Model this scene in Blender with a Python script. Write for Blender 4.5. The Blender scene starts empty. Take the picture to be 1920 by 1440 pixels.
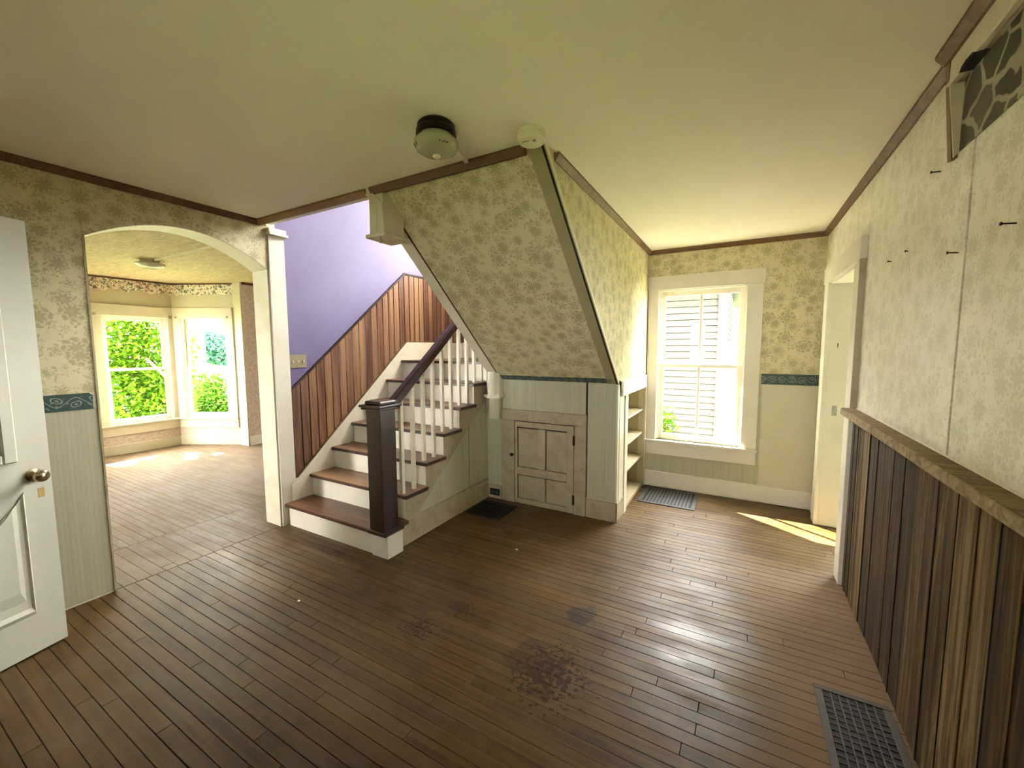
import bpy, bmesh, math, random
from mathutils import Vector, Matrix
R = random.Random(7)
C = bpy.context.scene.collection

# ------------------------------------------------------------------ camera, sky, sun, exposure
sc = bpy.context.scene
cd = bpy.data.cameras.new('camera'); cam = bpy.data.objects.new('camera', cd); C.objects.link(cam)
cd.sensor_fit = 'HORIZONTAL'; cd.sensor_width = 36.0; cd.lens = 763.865 / 1920 * 36; cd.clip_start = 0.02
yaw, pitch, roll = math.radians(-29.315), math.radians(-5.028), math.radians(-0.191)
fw = Vector((math.sin(yaw) * math.cos(pitch), math.cos(yaw) * math.cos(pitch), math.sin(pitch)))
rt = Vector((math.cos(yaw), -math.sin(yaw), 0)); up = rt.cross(fw)
r2 = rt * math.cos(roll) + up * math.sin(roll); u2 = up * math.cos(roll) - rt * math.sin(roll)
cam.matrix_world = Matrix(((r2.x, u2.x, -fw.x, 0), (r2.y, u2.y, -fw.y, 0), (r2.z, u2.z, -fw.z, 1.4613), (0, 0, 0, 1)))
sc.camera = cam

w = bpy.data.worlds.new('sky'); sc.world = w; w.use_nodes = True
bg = w.node_tree.nodes['Background']; bg.inputs[0].default_value = (1.0, 0.965, 0.945, 1); bg.inputs[1].default_value = 9.0
sd = bpy.data.lights.new('sun', 'SUN'); sun = bpy.data.objects.new('sun', sd); C.objects.link(sun)
sd.energy = 26; sd.angle = math.radians(0.6); sd.color = (1, 0.93, 0.8)
sun.rotation_euler = Vector((0.5, -0.33, -0.5)).to_track_quat('-Z', 'Y').to_euler()
sc.view_settings.view_transform = 'Standard'; sc.view_settings.look = 'None'
sc.view_settings.gamma = 1.0; sc.view_settings.use_curve_mapping = False
sc.view_settings.exposure = 3.2
sc.cycles.use_denoising = True
sc.cycles.max_bounces = 14; sc.cycles.diffuse_bounces = 9; sc.cycles.glossy_bounces = 4
sc.cycles.transparent_max_bounces = 16; sc.cycles.sample_clamp_indirect = 8

# ------------------------------------------------------------------ room numbers (metres)
XL, XR, YW, YC, YS = -3.256, 0.606, 4.42, 3.31, 1.854
XS, XST, XSF, ZS, H = -0.865, -2.135, -1.99, 1.168, 2.44
YN = -0.25
AL, AR = 0.872, 1.897          # arch jambs
BX = -3.46                     # parlour face of the arch wall
PX = -6.45                     # parlour outer wall
BAY = [(-6.654, 1.51), (-7.476, 1.955), (-7.476, 2.897), (-6.654, 3.343)]

# ------------------------------------------------------------------ builders
class B:
    def __init__(s): s.bm = bmesh.new()
    def box(s, x0, x1, y0, y1, z0, z1, bev=0.0, f=None, mi=0):
        if x0 > x1: x0, x1 = x1, x0
        if y0 > y1: y0, y1 = y1, y0
        if z0 > z1: z0, z1 = z1, z0
        T = f if f else (lambda a, b, c: (a, b, c))
        v = [s.bm.verts.new(T(x, y, z)) for x in (x0, x1) for y in (y0, y1) for z in (z0, z1)]
        q = [(0, 1, 3, 2), (4, 6, 7, 5), (0, 4, 5, 1), (2, 3, 7, 6), (0, 2, 6, 4), (1, 5, 7, 3)]
        fs = [s.bm.faces.new([v[i] for i in a]) for a in q]
        for k in fs: k.material_index = mi
        if bev:
            es = {e for k in fs for e in k.edges}
            bmesh.ops.bevel(s.bm, geom=list(es), offset=bev, segments=1, affect='EDGES', profile=0.5)
        return s
    def prism(s, poly, axis, a0, a1, f=None, mi=0, bev=0.0):
        mk = {'x': lambda p, a: (a, p[0], p[1]), 'y': lambda p, a: (p[0], a, p[1]), 'z': lambda p, a: (p[0], p[1], a)}[axis]
        T = f if f else (lambda a, b, c: (a, b, c))
        A = [s.bm.verts.new(T(*mk(p, a0))) for p in poly]; D = [s.bm.verts.new(T(*mk(p, a1))) for p in poly]
        n = len(poly); fs = [s.bm.faces.new(A), s.bm.faces.new(D[::-1])]; s.caps = (Vector(mk((0, 0), 1)) if not f else None)
        for i in range(n): fs.append(s.bm.faces.new((A[i], D[i], D[(i + 1) % n], A[(i + 1) % n])))
        for k in fs: k.material_index = mi
        if bev:
            es = {e for k in fs for e in k.edges}
            bmesh.ops.bevel(s.bm, geom=list(es), offset=bev, segments=1, affect='EDGES', profile=0.5)
        return s
    def lathe(s, prof, c, seg=28, f=None):
        T = f if f else (lambda a, b, d: (a + c[0], b + c[1], d + c[2]))
        rings = []
        for r, z in prof:
            if r < 1e-5: rings.append([s.bm.verts.new(T(0, 0, z))])
            else: rings.append([s.bm.verts.new(T(r * math.cos(2 * math.pi * i / seg), r * math.sin(2 * math.pi * i / seg), z)) for i in range(seg)])
        for a, b in zip(rings, rings[1:]):
            for i in range(seg):
                j = (i + 1) % seg
                if len(a) == 1 and len(b) == 1: continue
                if len(a) == 1: s.bm.faces.new((a[0], b[j], b[i]))
                elif len(b) == 1: s.bm.faces.new((a[i], a[j], b[0]))
                else: s.bm.faces.new((a[i], a[j], b[j], b[i]))
        return s
    def tube(s, pts, r, seg=10):
        pts = [Vector(p) for p in pts]; rings = []
        for i, p in enumerate(pts):
            d = (pts[min(i + 1, len(pts) - 1)] - pts[max(i - 1, 0)]).normalized()
            a = d.orthogonal().normalized() if i == 0 else (rings_a - d * rings_a.dot(d)).normalized()
            rings_a = a; b = d.cross(a); rr = r[i] if isinstance(r, (list, tuple)) else r
            rings.append([s.bm.verts.new(p + (a * math.cos(2 * math.pi * k / seg) + b * math.sin(2 * math.pi * k / seg)) * rr) for k in range(seg)])
        for A, D in zip(rings, rings[1:]):
            for k in range(seg): s.bm.faces.new((A[k], A[(k + 1) % seg], D[(k + 1) % seg], D[k]))
        s.bm.faces.new(rings[0][::-1]); s.bm.faces.new(rings[-1])
        return s
    def quads(s, vs, fs):
        V = [s.bm.verts.new(v) for v in vs]
        for f in fs: s.bm.faces.new([V[i] for i in f])
        return s

def wloc(o):
    p = Vector(o.location)
    while o.parent: o = o.parent; p += o.location
    return p

def obj(name, b, m, parent=None, smooth=False, tint=None, loc=None):
    bm = b.bm
    bmesh.ops.recalc_face_normals(bm, faces=bm.faces)
    if parent is not None: base = wloc(parent)
    elif loc is not None: base = Vector(loc)
    else:
        xs = [v.co for v in bm.verts]
        base = Vector(((min(v.x for v in xs) + max(v.x for v in xs)) / 2, (min(v.y for v in xs) + max(v.y for v in xs)) / 2, min(v.z for v in xs)))
    bmesh.ops.translate(bm, verts=bm.verts, vec=-base)
    me = bpy.data.meshes.new(name); bm.to_mesh(me); bm.free()
    for k in (m if isinstance(m, (list, tuple)) else [m]): me.materials.append(k)
    if smooth:
        me.shade_smooth(); me.set_sharp_from_angle(angle=math.radians(40))
    if tint is not None:
        at = me.attributes.new('tint', 'FLOAT', 'FACE')
        at.data.foreach_set('value', tint if isinstance(tint, list) else [tint] * len(me.polygons))
    o = bpy.data.objects.new(name, me); C.objects.link(o)
    if parent is not None: o.parent = parent
    else: o.location = base
    return o

def tag(o, label, cat, group=None):
    o['label'] = label; o['category'] = cat
    if group: o['group'] = group
    return o
def thing(name, label, cat, loc, group=None):
    o = bpy.data.objects.new(name, None); C.objects.link(o); o.location = loc; o.empty_display_size = 0.05
    return tag(o, label, cat, group)
def struct(name, b, m, **k):
    o = obj(name, b, m, **k); o['kind'] = 'structure'; return o
def empty_struct(name, loc):
    o = bpy.data.objects.new(name, None); C.objects.link(o); o.location = loc; o.empty_display_size = 0.05
    o['kind'] = 'structure'; return o
def stuff(o): o['kind'] = 'stuff'; return o
def copy_tree(o, parent=None):
    c = o.copy(); C.objects.link(c); c.parent = parent
    for ch in list(o.children): copy_tree(ch, c)
    return c
def frame(o, u, n):
    return lambda a, b, z: (o[0] + u[0] * a + n[0] * b, o[1] + u[1] * a + n[1] * b, z)

# ------------------------------------------------------------------ materials
class G:
    def __init__(s, name):
        s.m = bpy.data.materials.new(name); s.m.use_nodes = True; s.t = s.m.node_tree
        s.p = s.t.nodes['Principled BSDF']; s.pos = s.n('ShaderNodeNewGeometry').outputs['Position']
    def n(s, k, **kw):
        x = s.t.nodes.new(k)
        for a, v in kw.items(): setattr(x, a, v)
        return x
    def L(s, a, b): s.t.links.new(a, b)
    def put(s, sock, v):
        if hasattr(v, 'is_linked') or isinstance(v, bpy.types.NodeSocket): s.L(v, sock)
        else: sock.default_value = v
    def math(s, op, a, b=0.5, c=None, clamp=False):
        x = s.n('ShaderNodeMath', operation=op, use_clamp=clamp); s.put(x.inputs[0], a); s.put(x.inputs[1], b)
        if c is not None: s.put(x.inputs[2], c)
        return x.outputs[0]
    def scale(s, v, sx, sy, sz, off=(0, 0, 0)):
        x = s.n('ShaderNodeMapping'); s.L(v, x.inputs[0]); x.inputs['Scale'].default_value = (sx, sy, sz); x.inputs['Location'].default_value = off
        return x.outputs[0]
    def noise(s, v, sc_, det=3, rough=0.55, dist=0.0, color=False):
        x = s.n('ShaderNodeTexNoise'); s.L(v, x.inputs['Vector']); x.inputs['Scale'].default_value = sc_
        x.inputs['Detail'].default_value = det; x.inputs['Roughness'].default_value = rough; x.inputs['Distortion'].default_value = dist
        return x.outputs['Color' if color else 'Fac']
    def voro(s, v, sc_, feat='F1'):
        x = s.n('ShaderNodeTexVoronoi', feature=feat); s.L(v, x.inputs['Vector']); x.inputs['Scale'].default_value = sc_
        return x
    def mapr(s, v, a, b, c=0.0, d=1.0, smooth=False):
        x = s.n('ShaderNodeMapRange', interpolation_type='SMOOTHSTEP' if smooth else 'LINEAR'); s.put(x.inputs['Value'], v)
        for k, q in zip(('From Min', 'From Max', 'To Min', 'To Max'), (a, b, c, d)): x.inputs[k].default_value = q
        return x.outputs[0]
    def mix(s, f, a, b, mode='MIX'):
        x = s.n('ShaderNodeMix', data_type='RGBA', blend_type=mode); s.put(x.inputs[0], f)
        for k, q in ((6, a), (7, b)):
            if isinstance(q, tuple): x.inputs[k].default_value = (*q, 1) if len(q) == 3 else q
            else: s.L(q, x.inputs[k])
        return x.outputs[2]
    def ramp(s, f, stops):
        x = s.n('ShaderNodeValToRGB'); s.L(f, x.inputs[0]); e = x.color_ramp.elements
        while len(e) < len(stops): e.new(0.5)
        for k, (p, c) in zip(e, stops): k.position = p; k.color = (*c, 1)
        return x.outputs[0]
    def attr(s, nm): x = s.n('ShaderNodeAttribute', attribute_name=nm); return x.outputs['Fac']
    def sep(s, v): x = s.n('ShaderNodeSeparateXYZ'); s.L(v, x.inputs[0]); return x.outputs
    def comb(s, a, b, c):
        x = s.n('ShaderNodeCombineXYZ')
        for k, q in enumerate((a, b, c)): s.put(x.inputs[k], q)
        return x.outputs[0]
    def warp(s, v, sc_, amt):
        nz = s.noise(v, sc_, 2, color=True); x = s.n('ShaderNodeVectorMath', operation='MULTIPLY_ADD')
        s.L(nz, x.inputs[0]); x.inputs[1].default_value = (amt,) * 3; s.L(v, x.inputs[2]); return x.outputs[0]
    def bump(s, h, st, dist=0.01):
        x = s.n('ShaderNodeBump'); s.L(h, x.inputs['Height']); x.inputs['Strength'].default_value = st; x.inputs['Distance'].default_value = dist
        s.L(x.outputs[0], s.p.inputs['Normal'])
    def out(s, col, rough=0.6, metal=0.0, spec=0.5):
        s.put(s.p.inputs['Base Color'], (*col, 1) if isinstance(col, tuple) else col)
        s.put(s.p.inputs['Roughness'], rough); s.put(s.p.inputs['Metallic'], metal); s.p.inputs['Specular IOR Level'].default_value = spec
        return s.m

def hx(h):
    h = h.lstrip('#'); v = [int(h[i:i + 2], 16) / 255 for i in (0, 2, 4)]
    return tuple(c / 12.92 if c <= 0.04045 else ((c + 0.055) / 1.055) ** 2.4 for c in v)

def paint(name, h, h2=None, rough=0.45, sc_=6.0, amt=0.5, bump=0.0):
    g = G(name); a = hx(h); b = hx(h2) if h2 else tuple(c * 0.86 for c in a)
    f = g.mapr(g.noise(g.pos, sc_, 5, 0.6), 0.45, 0.75, 0, amt); sp = 0.1 if 'clapboard' in name else 0.5
    if bump: g.bump(g.noise(g.pos, 220, 2), bump, 0.002)
    return g.out(g.mix(f, a, b), rough, 0.0, sp)

M = {}
M['white'] = paint('cream_white_paint', '#D2CCB6', '#BDB496', 0.4, 7, 0.55)
M['casing'] = paint('white_window_casing_paint', '#D3CEBE', '#C6BFA9', 0.42, 5, 0.5)
M['baywood'] = paint('cream_bay_casing_paint', '#BDB59C', '#AEA588', 0.42, 5, 0.5)
M['sash'] = paint('white_sash_paint', '#DDD8C4', '#C9BE98', 0.4, 12, 0.5)
M['dirty'] = paint('worn_white_paint', '#A3987C', '#7E6F50', 0.45, 11, 0.6)
M['ceiling'] = paint('flat_ceiling_paint', '#E8E2CD', '#DED8BF', 0.85, 1.2, 0.6, 0.12)
M['lilac'] = paint('lilac_wall_paint', '#695E82', '#605578', 0.6, 2.5, 0.7, 0.05)
M['lime'] = paint('pale_green_wall_paint', '#C9D0A6', '#BFC79A', 0.6, 2, 0.6)
M['cream'] = paint('cream_wall_paint', '#B4AB8D', '#A89E7C', 0.6, 2, 0.6)
M['panelgrey'] = paint('plain_sage_panel', '#C2BEA2', '#B5B08F', 0.5, 3, 0.6)
M['edge'] = paint('olive_edge_strip', '#9A926B', '#8B835C', 0.6, 8, 0.6)
M['grey'] = paint('grey_primer', '#8F8A7A', '#76705E', 0.6, 9, 0.6)
M['door'] = paint('white_door_paint', '#B6B4A4', '#AAA795', 0.4, 3, 0.5, 0.05)
M['plastic'] = paint('ivory_plastic', '#D8D1B4', '#CFC69F', 0.4, 9, 0.4)
M['switch'] = paint('brown_switch_plate', '#8E8368', '#7F7459', 0.35, 9, 0.4)
M['black'] = paint('black_void_paint', '#0B0A09', '#050505', 0.7)
M['gap'] = paint('dark_joint', '#15110B', '#0B0805', 0.9)
M['iron'] = paint('dark_iron', '#3C3B39', '#2C2A28', 0.5, 30, 0.6)
M['brownmetal'] = paint('brown_grille_metal', '#40372A', '#30281E', 0.55, 30, 0.6)
M['siding'] = paint('darkened_clapboard_paint', '#585750', '#4C4B46', 0.6, 3, 0.5)  # white siding coloured darker so its board lines survive the bright exposure
M['bark'] = paint('bark', '#8A7A5A', '#5E5038', 0.9, 12, 0.8)
M['soil'] = paint('ground_grass', '#6E7C46', '#55632F', 0.95, 3, 0.9)
M['gravel'] = paint('pale_gravel', '#7C796F', '#6E6B62', 0.95, 20, 0.8)
M['paper'] = paint('white_scrap', '#E8E2D2', None, 0.7)
M['bulkhead'] = paint('peeling_white_paint', '#CBC3A9', '#A99F80', 0.5, 9, 0.6)

def metal(name, h, rough): g = G(name); return g.out(g.mix(g.mapr(g.noise(g.pos, 40), 0.4, 0.7), hx(h), tuple(c * .7 for c in hx(h))), rough, 1.0)
M['brass'] = metal('worn_satin_brass', '#B3A58A', 0.22)
M['bronze'] = metal('dark_bronze', '#3B2C1E', 0.4)
M['steel'] = metal('dull_steel', '#9A968C', 0.4)

def wood(name, stops, ax='z', sc_=1.0, rough=0.4, spec=0.5, tint=0.35, bump=0.12):
    g = G(name); k = {'x': (1.2, 26, 26), 'y': (26, 1.2, 26), 'z': (26, 26, 1.2)}[ax]
    v = g.warp(g.scale(g.pos, *[q * sc_ for q in k]), 0.4, 1.2)
    t = g.attr('tint')
    x = g.n('ShaderNodeVectorMath', operation='ADD'); g.L(v, x.inputs[0]); g.L(g.comb(g.math('MULTIPLY', t, 37.0), g.math('MULTIPLY', t, 11.0), 0.0), x.inputs[1])
    f = g.noise(x.outputs[0], 1.0, 6, 0.62, 0.6)
    f = g.math('ADD', f, g.math('MULTIPLY', g.math('SUBTRACT', t, 0.5), tint))
    c = g.ramp(f, stops)
    g.bump(f, bump, 0.004)
    return g.out(c, rough, 0, spec)
M['crown'] = wood('brown_ceiling_moulding', [(0.3, hx('#553A20')), (0.7, hx('#7C5A36'))], 'x', 1, 0.45)
M['newel'] = wood('dark_mahogany_stain', [(0.3, hx('#1C120C')), (0.72, hx('#382217'))], 'z', 1, 0.3)
M['rail'] = wood('dark_handrail_stain', [(0.3, hx('#22130F')), (0.72, hx('#43261D'))], 'y', 1, 0.28)
M['tread'] = wood('brown_tread_varnish', [(0.28, hx('#523724')), (0.5, hx('#6F4E35')), (0.75, hx('#8A6A4C'))], 'x', 1, 0.38)
M['nose'] = wood('dark_tread_edge', [(0.3, hx('#2B1B12')), (0.7, hx('#4C3122'))], 'x', 1, 0.35)
M['pine'] = wood('varnished_pine_boards', [(0.30, hx('#4C3020')), (0.48, hx('#714C37')), (0.70, hx('#94704F'))], 'z', 1.1, 0.33, 0.5, 0.35)
M['barn'] = wood('weathered_barn_boards', [(0.30, hx('#150E06')), (0.43, hx('#352410')), (0.56, hx('#57421F')), (0.72, hx('#86714F'))], 'z', 1.5, 0.7, 0.3, 0.34, 0.5)
M['caprail'] = wood('rough_sawn_cap', [(0.25, hx('#6B5A40')), (0.5, hx('#9C8A6B')), (0.8, hx('#C2B496'))], 'x', 1.4, 0.8, 0.2, 0.2, 0.6)
M['captop'] = wood('rough_sawn_cap_top', [(0.25, hx('#65553D')), (0.5, hx('#8C7A5E')), (0.8, hx('#AD9B7C'))], 'x', 1.8, 0.8, 0.2, 0.2, 0.8)

# floor boards: worn strip oak, stains and worn patch where they lie on the boards
g = G('worn_strip_floor'); t = g.attr('tint')
v = g.warp(g.scale(g.pos, 1.3, 34, 34), 0.4, 1.2)
x = g.n('ShaderNodeVectorMath', operation='ADD'); g.L(v, x.inputs[0]); g.L(g.comb(g.math('MULTIPLY', t, 41.0), g.math('MULTIPLY', t, 13.0), 0.0), x.inputs[1])
f = g.noise(x.outputs[0], 1.0, 6, 0.6, 0.5)
f = g.math('ADD', f, g.math('MULTIPLY', g.math('SUBTRACT', t, 0.5), 0.22))
col = g.ramp(f, [(0.22, hx('#33220C')), (0.5, hx('#4A3414')), (0.8, hx('#614820'))])
S = g.sep(g.pos)
wear = g.mapr(g.noise(g.pos, 1.6, 5, 0.65), 0.42, 0.68, 0, 0.75)
col = g.mix(wear, col, g.mix(0.45, col, hx('#7A6A50')))
par = g.mapr(S[0], -4.6, -3.3, 1, 0.25)
par = g.math('MULTIPLY', par, g.mapr(S[0], -3.28, -3.27, 1, 0))
col = g.mix(g.math('MULTIPLY', par, 0.5), col, hx('#7C6A54'))
# tan, dusty worn patch beside the barn boards
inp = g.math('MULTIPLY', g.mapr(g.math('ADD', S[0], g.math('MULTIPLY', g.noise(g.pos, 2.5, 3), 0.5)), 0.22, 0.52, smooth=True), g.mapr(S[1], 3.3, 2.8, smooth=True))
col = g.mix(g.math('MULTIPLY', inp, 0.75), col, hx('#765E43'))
def stain(cx, cy, r, sc_, th, strength, c, stretch=1.0):
    d = g.n('ShaderNodeVectorMath', operation='DISTANCE'); g.L(g.comb(g.math('MULTIPLY', S[0], stretch), S[1], 0.0), d.inputs[0]); d.inputs[1].default_value = (cx * stretch, cy, 0)
    k = g.mapr(d.outputs['Value'], r, r * 0.15, 0, 1)
    nz = g.noise(g.pos, sc_, 4, 0.6)
    return g.mix(g.math('MULTIPLY', g.mapr(g.math('ADD', nz, g.math('MULTIPLY', k, 0.32)), th, th + 0.05), g.math('MULTIPLY', g.mapr(k, 0.0, 0.25), strength)), col, c)
col = stain(-0.70, 1.58, 0.34, 42, 0.74, 0.85, hx('#2A1A0F'))
col = stain(-0.78, 1.56, 0.22, 5, 0.66, 0.55, hx('#33231A'))
col = stain(-1.42, 1.52, 0.2, 48, 0.76, 0.85, hx('#2A1A0F'))
col = stain(-1.30, 1.75, 0.2, 40, 0.78, 0.7, hx('#2A1A0F'))
col = stain(-0.71, 2.03, 0.13, 6, 0.62, 0.7, hx('#2F2722'))
col = stain(-0.45, 2.3, 0.5, 26, 0.83, 0.4, hx('#3B2E22'))
rough = g.mapr(g.noise(g.scale(g.pos, 1, 3, 1), 3.0, 5, 0.7), 0.3, 0.75, 0.30, 0.62)
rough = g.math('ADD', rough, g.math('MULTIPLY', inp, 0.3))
g.bump(g.math('ADD', g.noise(g.pos, 9, 4, 0.6), g.math('MULTIPLY', f, 0.4)), 0.10, 0.01)
rough = g.math('ADD', rough, g.math('MULTIPLY', par, 0.22))
M['floor'] = g.out(col, rough, 0, 0.24)

def wallpaper(name, ground, fig, k=1.0, rough=0.55, slant=False):
    """all-over flower print: three sizes of petalled blooms with veins of the ground colour left between them"""
    g = G(name); P = g.sep(g.pos)
    u = P[0] if slant else g.math('ADD', P[0], P[1]); v = g.math('MULTIPLY', P[2], 1.52 if slant else 1.0)
    uv = g.comb(u, v, 0.0); p = g.warp(g.warp(uv, 13 * k, 0.03 / k), 45 * k, 0.012 / k)
    nz = g.noise(uv, 110 * k, 2, 0.6)
    m = None; free = None
    for scl, rad, pet, amp, ring in ((7.5, 0.058, 8.0, 0.09, 190.0), (12.5, 0.037, 5.0, 0.14, 280.0), (22.0, 0.0225, 3.0, 0.28, 0.0), (38.0, 0.0135, 2.0, 0.38, 0.0)):
        vo = g.n('ShaderNodeTexVoronoi', voronoi_dimensions='2D'); g.L(p, vo.inputs['Vector']); vo.inputs['Scale'].default_value = scl * k; vo.inputs['Randomness'].default_value = 0.9
        d = g.n('ShaderNodeVectorMath', operation='SUBTRACT'); g.L(p, d.inputs[0]); g.L(vo.outputs['Position'], d.inputs[1])
        D = g.sep(d.outputs[0]); le = g.n('ShaderNodeVectorMath', operation='LENGTH'); g.L(d.outputs[0], le.inputs[0])
        r = g.math('MULTIPLY', le.outputs['Value'], k); th = g.math('ARCTAN2', D[1], D[0]); rn = g.sep(vo.outputs['Color'])[0]
        edge = g.math('ADD', g.math('MULTIPLY', g.math('COSINE', g.math('ADD', g.math('MULTIPLY', th, pet), g.math('MULTIPLY', rn, 6.28))), rad * amp), rad)
        edge = g.math('MULTIPLY', edge, g.mapr(rn, 0, 1, 0.75, 1.12))
        q = g.math('SUBTRACT', edge, g.math('ADD', r, g.math('MULTIPLY', g.math('SUBTRACT', nz, 0.5), rad * 0.5)))
        f = g.mapr(q, 0.0, rad * 0.09)
        if ring:
            f = g.math('MULTIPLY', f, g.mapr(g.math('SINE', g.math('ADD', g.math('MULTIPLY', r, ring), g.math('MULTIPLY', g.math('COSINE', g.math('MULTIPLY', th, pet)), 1.3))), 0.2, 0.75, 1, 0.3))
        keep = g.mapr(q, -0.0045, -0.003, 1, 0) if ring else None
        m = f if m is None else g.math('MAXIMUM', m, g.math('MULTIPLY', g.math('MULTIPLY', f, free), 0.92))
        if ring: free = keep if free is None else g.math('MULTIPLY', free, keep)
    fade = g.mapr(g.noise(g.pos, 1.3, 3), 0.3, 0.7, 0.82, 1.0)
    c = g.mix(g.math('MULTIPLY', m, fade), hx(ground), hx(fig))
    return g.out(c, rough)
M['wallpaper'] = wallpaper('olive_floral_wallpaper', '#CBC29B', '#A59C74', 1.0)
M['wallpaper_soffit'] = wallpaper('olive_floral_wallpaper_soffit', '#CBC29B', '#A29970', 1.0, slant=True)
M['wallpaper_pale'] = wallpaper('pale_floral_wallpaper', '#E2E0D0', '#C9C6AE', 1.05, 0.34)
M['pink'] = wallpaper('faded_pink_wallpaper', '#BDAF9E', '#AA9786', 2.0)

def stripes(name, axis):
    g = G(name); s = g.sep(g.pos)[axis]
    f = g.mapr(g.math('SINE', g.math('MULTIPLY', s, 2 * math.pi / 0.021)), -0.2, 0.9, 0, 1)
    f2 = g.mapr(g.noise(g.scale(g.pos, 40, 40, 1.2), 1.0, 3), 0.35, 0.7)
    c = g.mix(g.math('MULTIPLY', f, 0.2), hx('#ABA88C'), hx('#C4C0A8'))
    c = g.mix(g.math('MULTIPLY', f2, 0.35), c, hx('#8F8C6E'))
    return g.out(c, 0.5)
M['sage_x'] = stripes('sage_striped_paper_x', 0)
M['sage_y'] = stripes('sage_striped_paper_y', 1)

def border(name, axis, zc=1.1685, kz=1.0):
    """dark teal paper strip printed with a wavy vine and ringed paisley drops"""
    g = G(name); s = g.sep(g.pos); P = 0.15
    v = g.warp(g.comb(s[axis], g.math('MULTIPLY', s[2], kz), 0.0), 40, 0.010); V = g.sep(v)
    dv = g.math('SUBTRACT', V[1], zc * kz + 0.005)
    ph = g.math('MULTIPLY', V[0], 2 * math.pi / P)
    vine = g.mapr(g.math('ABSOLUTE', g.math('SUBTRACT', dv, g.math('MULTIPLY', g.math('SINE', ph), 0.024))), 0.0014, 0.003, 1, 0)
    m = vine
    for off, sgn in ((0.25, -1), (0.75, 1)):
        du = g.math('MULTIPLY', g.math('SUBTRACT', g.math('FRACT', g.math('ADD', g.math('DIVIDE', V[0], P), 0.5 - off)), 0.5), P)
        dd = g.math('SUBTRACT', dv, 0.012 * sgn)
        r = g.math('SQRT', g.math('ADD', g.math('MULTIPLY', g.math('MULTIPLY', du, du), 0.6), g.math('ADD', g.math('MULTIPLY', dd, dd), g.math('MULTIPLY', g.math('MULTIPLY', du, dd), 0.5 * sgn))))
        ring = g.math('MULTIPLY', g.mapr(g.math('SINE', g.math('MULTIPLY', r, 520.0)), 0.45, 0.8), g.mapr(r, 0.022, 0.024, 1, 0))
        m = g.math('MAXIMUM', m, ring)
    m = g.math('MAXIMUM', m, g.mapr(g.noise(v, 55, 1), 0.64, 0.67, 0, 0.6))
    m = g.math('MULTIPLY', m, g.mapr(g.math('ABSOLUTE', dv), 0.040, 0.043, 1, 0))
    c = g.mix(g.math('MULTIPLY', m, 0.62), hx('#2A403A'), hx('#A9AE9C'))
    return g.out(c, 0.5)
M['border_x'] = border('teal_paisley_border_x', 0)
M['border_y'] = border('teal_paisley_border_y', 1)
M['border_soffit'] = border('teal_paisley_border_soffit', 0, 1.19, 1.52)
g = G('floral_die_cut_border'); p = g.warp(g.pos, 16, 0.05)
q = g.voro(p, 20); s1 = g.noise(g.pos, 5.5, 1)
c = g.ramp(s1, [(0.38, hx('#6F7D63')), (0.48, hx('#5D6B5F')), (0.54, hx('#9A7B78')), (0.64, hx('#A88078'))])
c = g.mix(g.mapr(q.outputs['Distance'], 0.25, 0.55), c, hx('#DDD3B5'))
c = g.mix(g.mapr(g.noise(g.pos, 60, 3), 0.5, 0.62), c, hx('#4A4546'))
M['floral'] = g.out(c, 0.6)
g = G('swirled_plaster_ceiling'); p = g.warp(g.scale(g.pos, 2.2, 8, 1), 1.5, 0.9)
f = g.noise(p, 3.2, 5, 0.65, 1.0)
g.bump(f, 0.35, 0.02)
M['plaster'] = g.out(g.mix(g.mapr(f, 0.35, 0.65), hx('#A2906A'), hx('#C2B18A')), 0.7)
g = G('stone_pattern_paper'); p = g.warp(g.pos, 7, 0.07)
e = g.voro(p, 8.5, 'DISTANCE_TO_EDGE').outputs['Distance']; cc = g.voro(p, 8.5).outputs['Color']
st = g.mix(g.noise(g.pos, 18, 4), hx('#3A3626'), hx('#6A6450')); st = g.mix(g.math('MULTIPLY', g.sep(cc)[0], 0.55), st, hx('#26221A'))
M['stone'] = g.out(g.mix(g.mapr(e, 0.05, 0.075), hx('#A09A80'), st), 0.75)

g = G('window_glass'); tr = g.n('ShaderNodeBsdfTransparent'); gl = g.n('ShaderNodeBsdfGlossy'); gl.inputs['Roughness'].default_value = 0.02
mx = g.n('ShaderNodeMixShader'); fr = g.n('ShaderNodeFresnel'); fr.inputs[0].default_value = 1.45
g.L(g.math('MULTIPLY', fr.outputs[0], 0.3), mx.inputs[0]); g.L(tr.outputs[0], mx.inputs[1]); g.L(gl.outputs[0], mx.inputs[2])
tr.inputs[0].default_value = (0.97, 0.98, 0.97, 1)
g.L(mx.outputs[0], g.t.nodes['Material Output'].inputs[0]); M['glass'] = g.m
g = G('frosted_bowl_glass'); g.out(hx('#BDB79C'), 0.2); g.p.inputs['Transmission Weight'].default_value = 0.35; M['bowl'] = g.m

def leafmat(name, a, b):
    g = G(name); t = g.attr('tint'); c = g.ramp(t, [(0.0, hx(a)), (1.0, hx(b))])
    g.out(c, 0.8, 0, 0.04); tl = g.n('ShaderNodeBsdfTranslucent'); g.L(c, tl.inputs[0])
    mx = g.n('ShaderNodeMixShader'); mx.inputs[0].default_value = 0.3
    g.L(g.p.outputs[0], mx.inputs[1]); g.L(tl.outputs[0], mx.inputs[2]); g.L(mx.outputs[0], g.t.nodes['Material Output'].inputs[0]); return g.m
M['leaf'] = leafmat('bright_green_leaves', '#24480C', '#6E9322')
M['leaf2'] = leafmat('cool_green_leaves', '#2C5446', '#4E7F6A')
M['leaf3'] = leafmat('deep_green_leaves', '#1E400C', '#527A1C')

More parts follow.
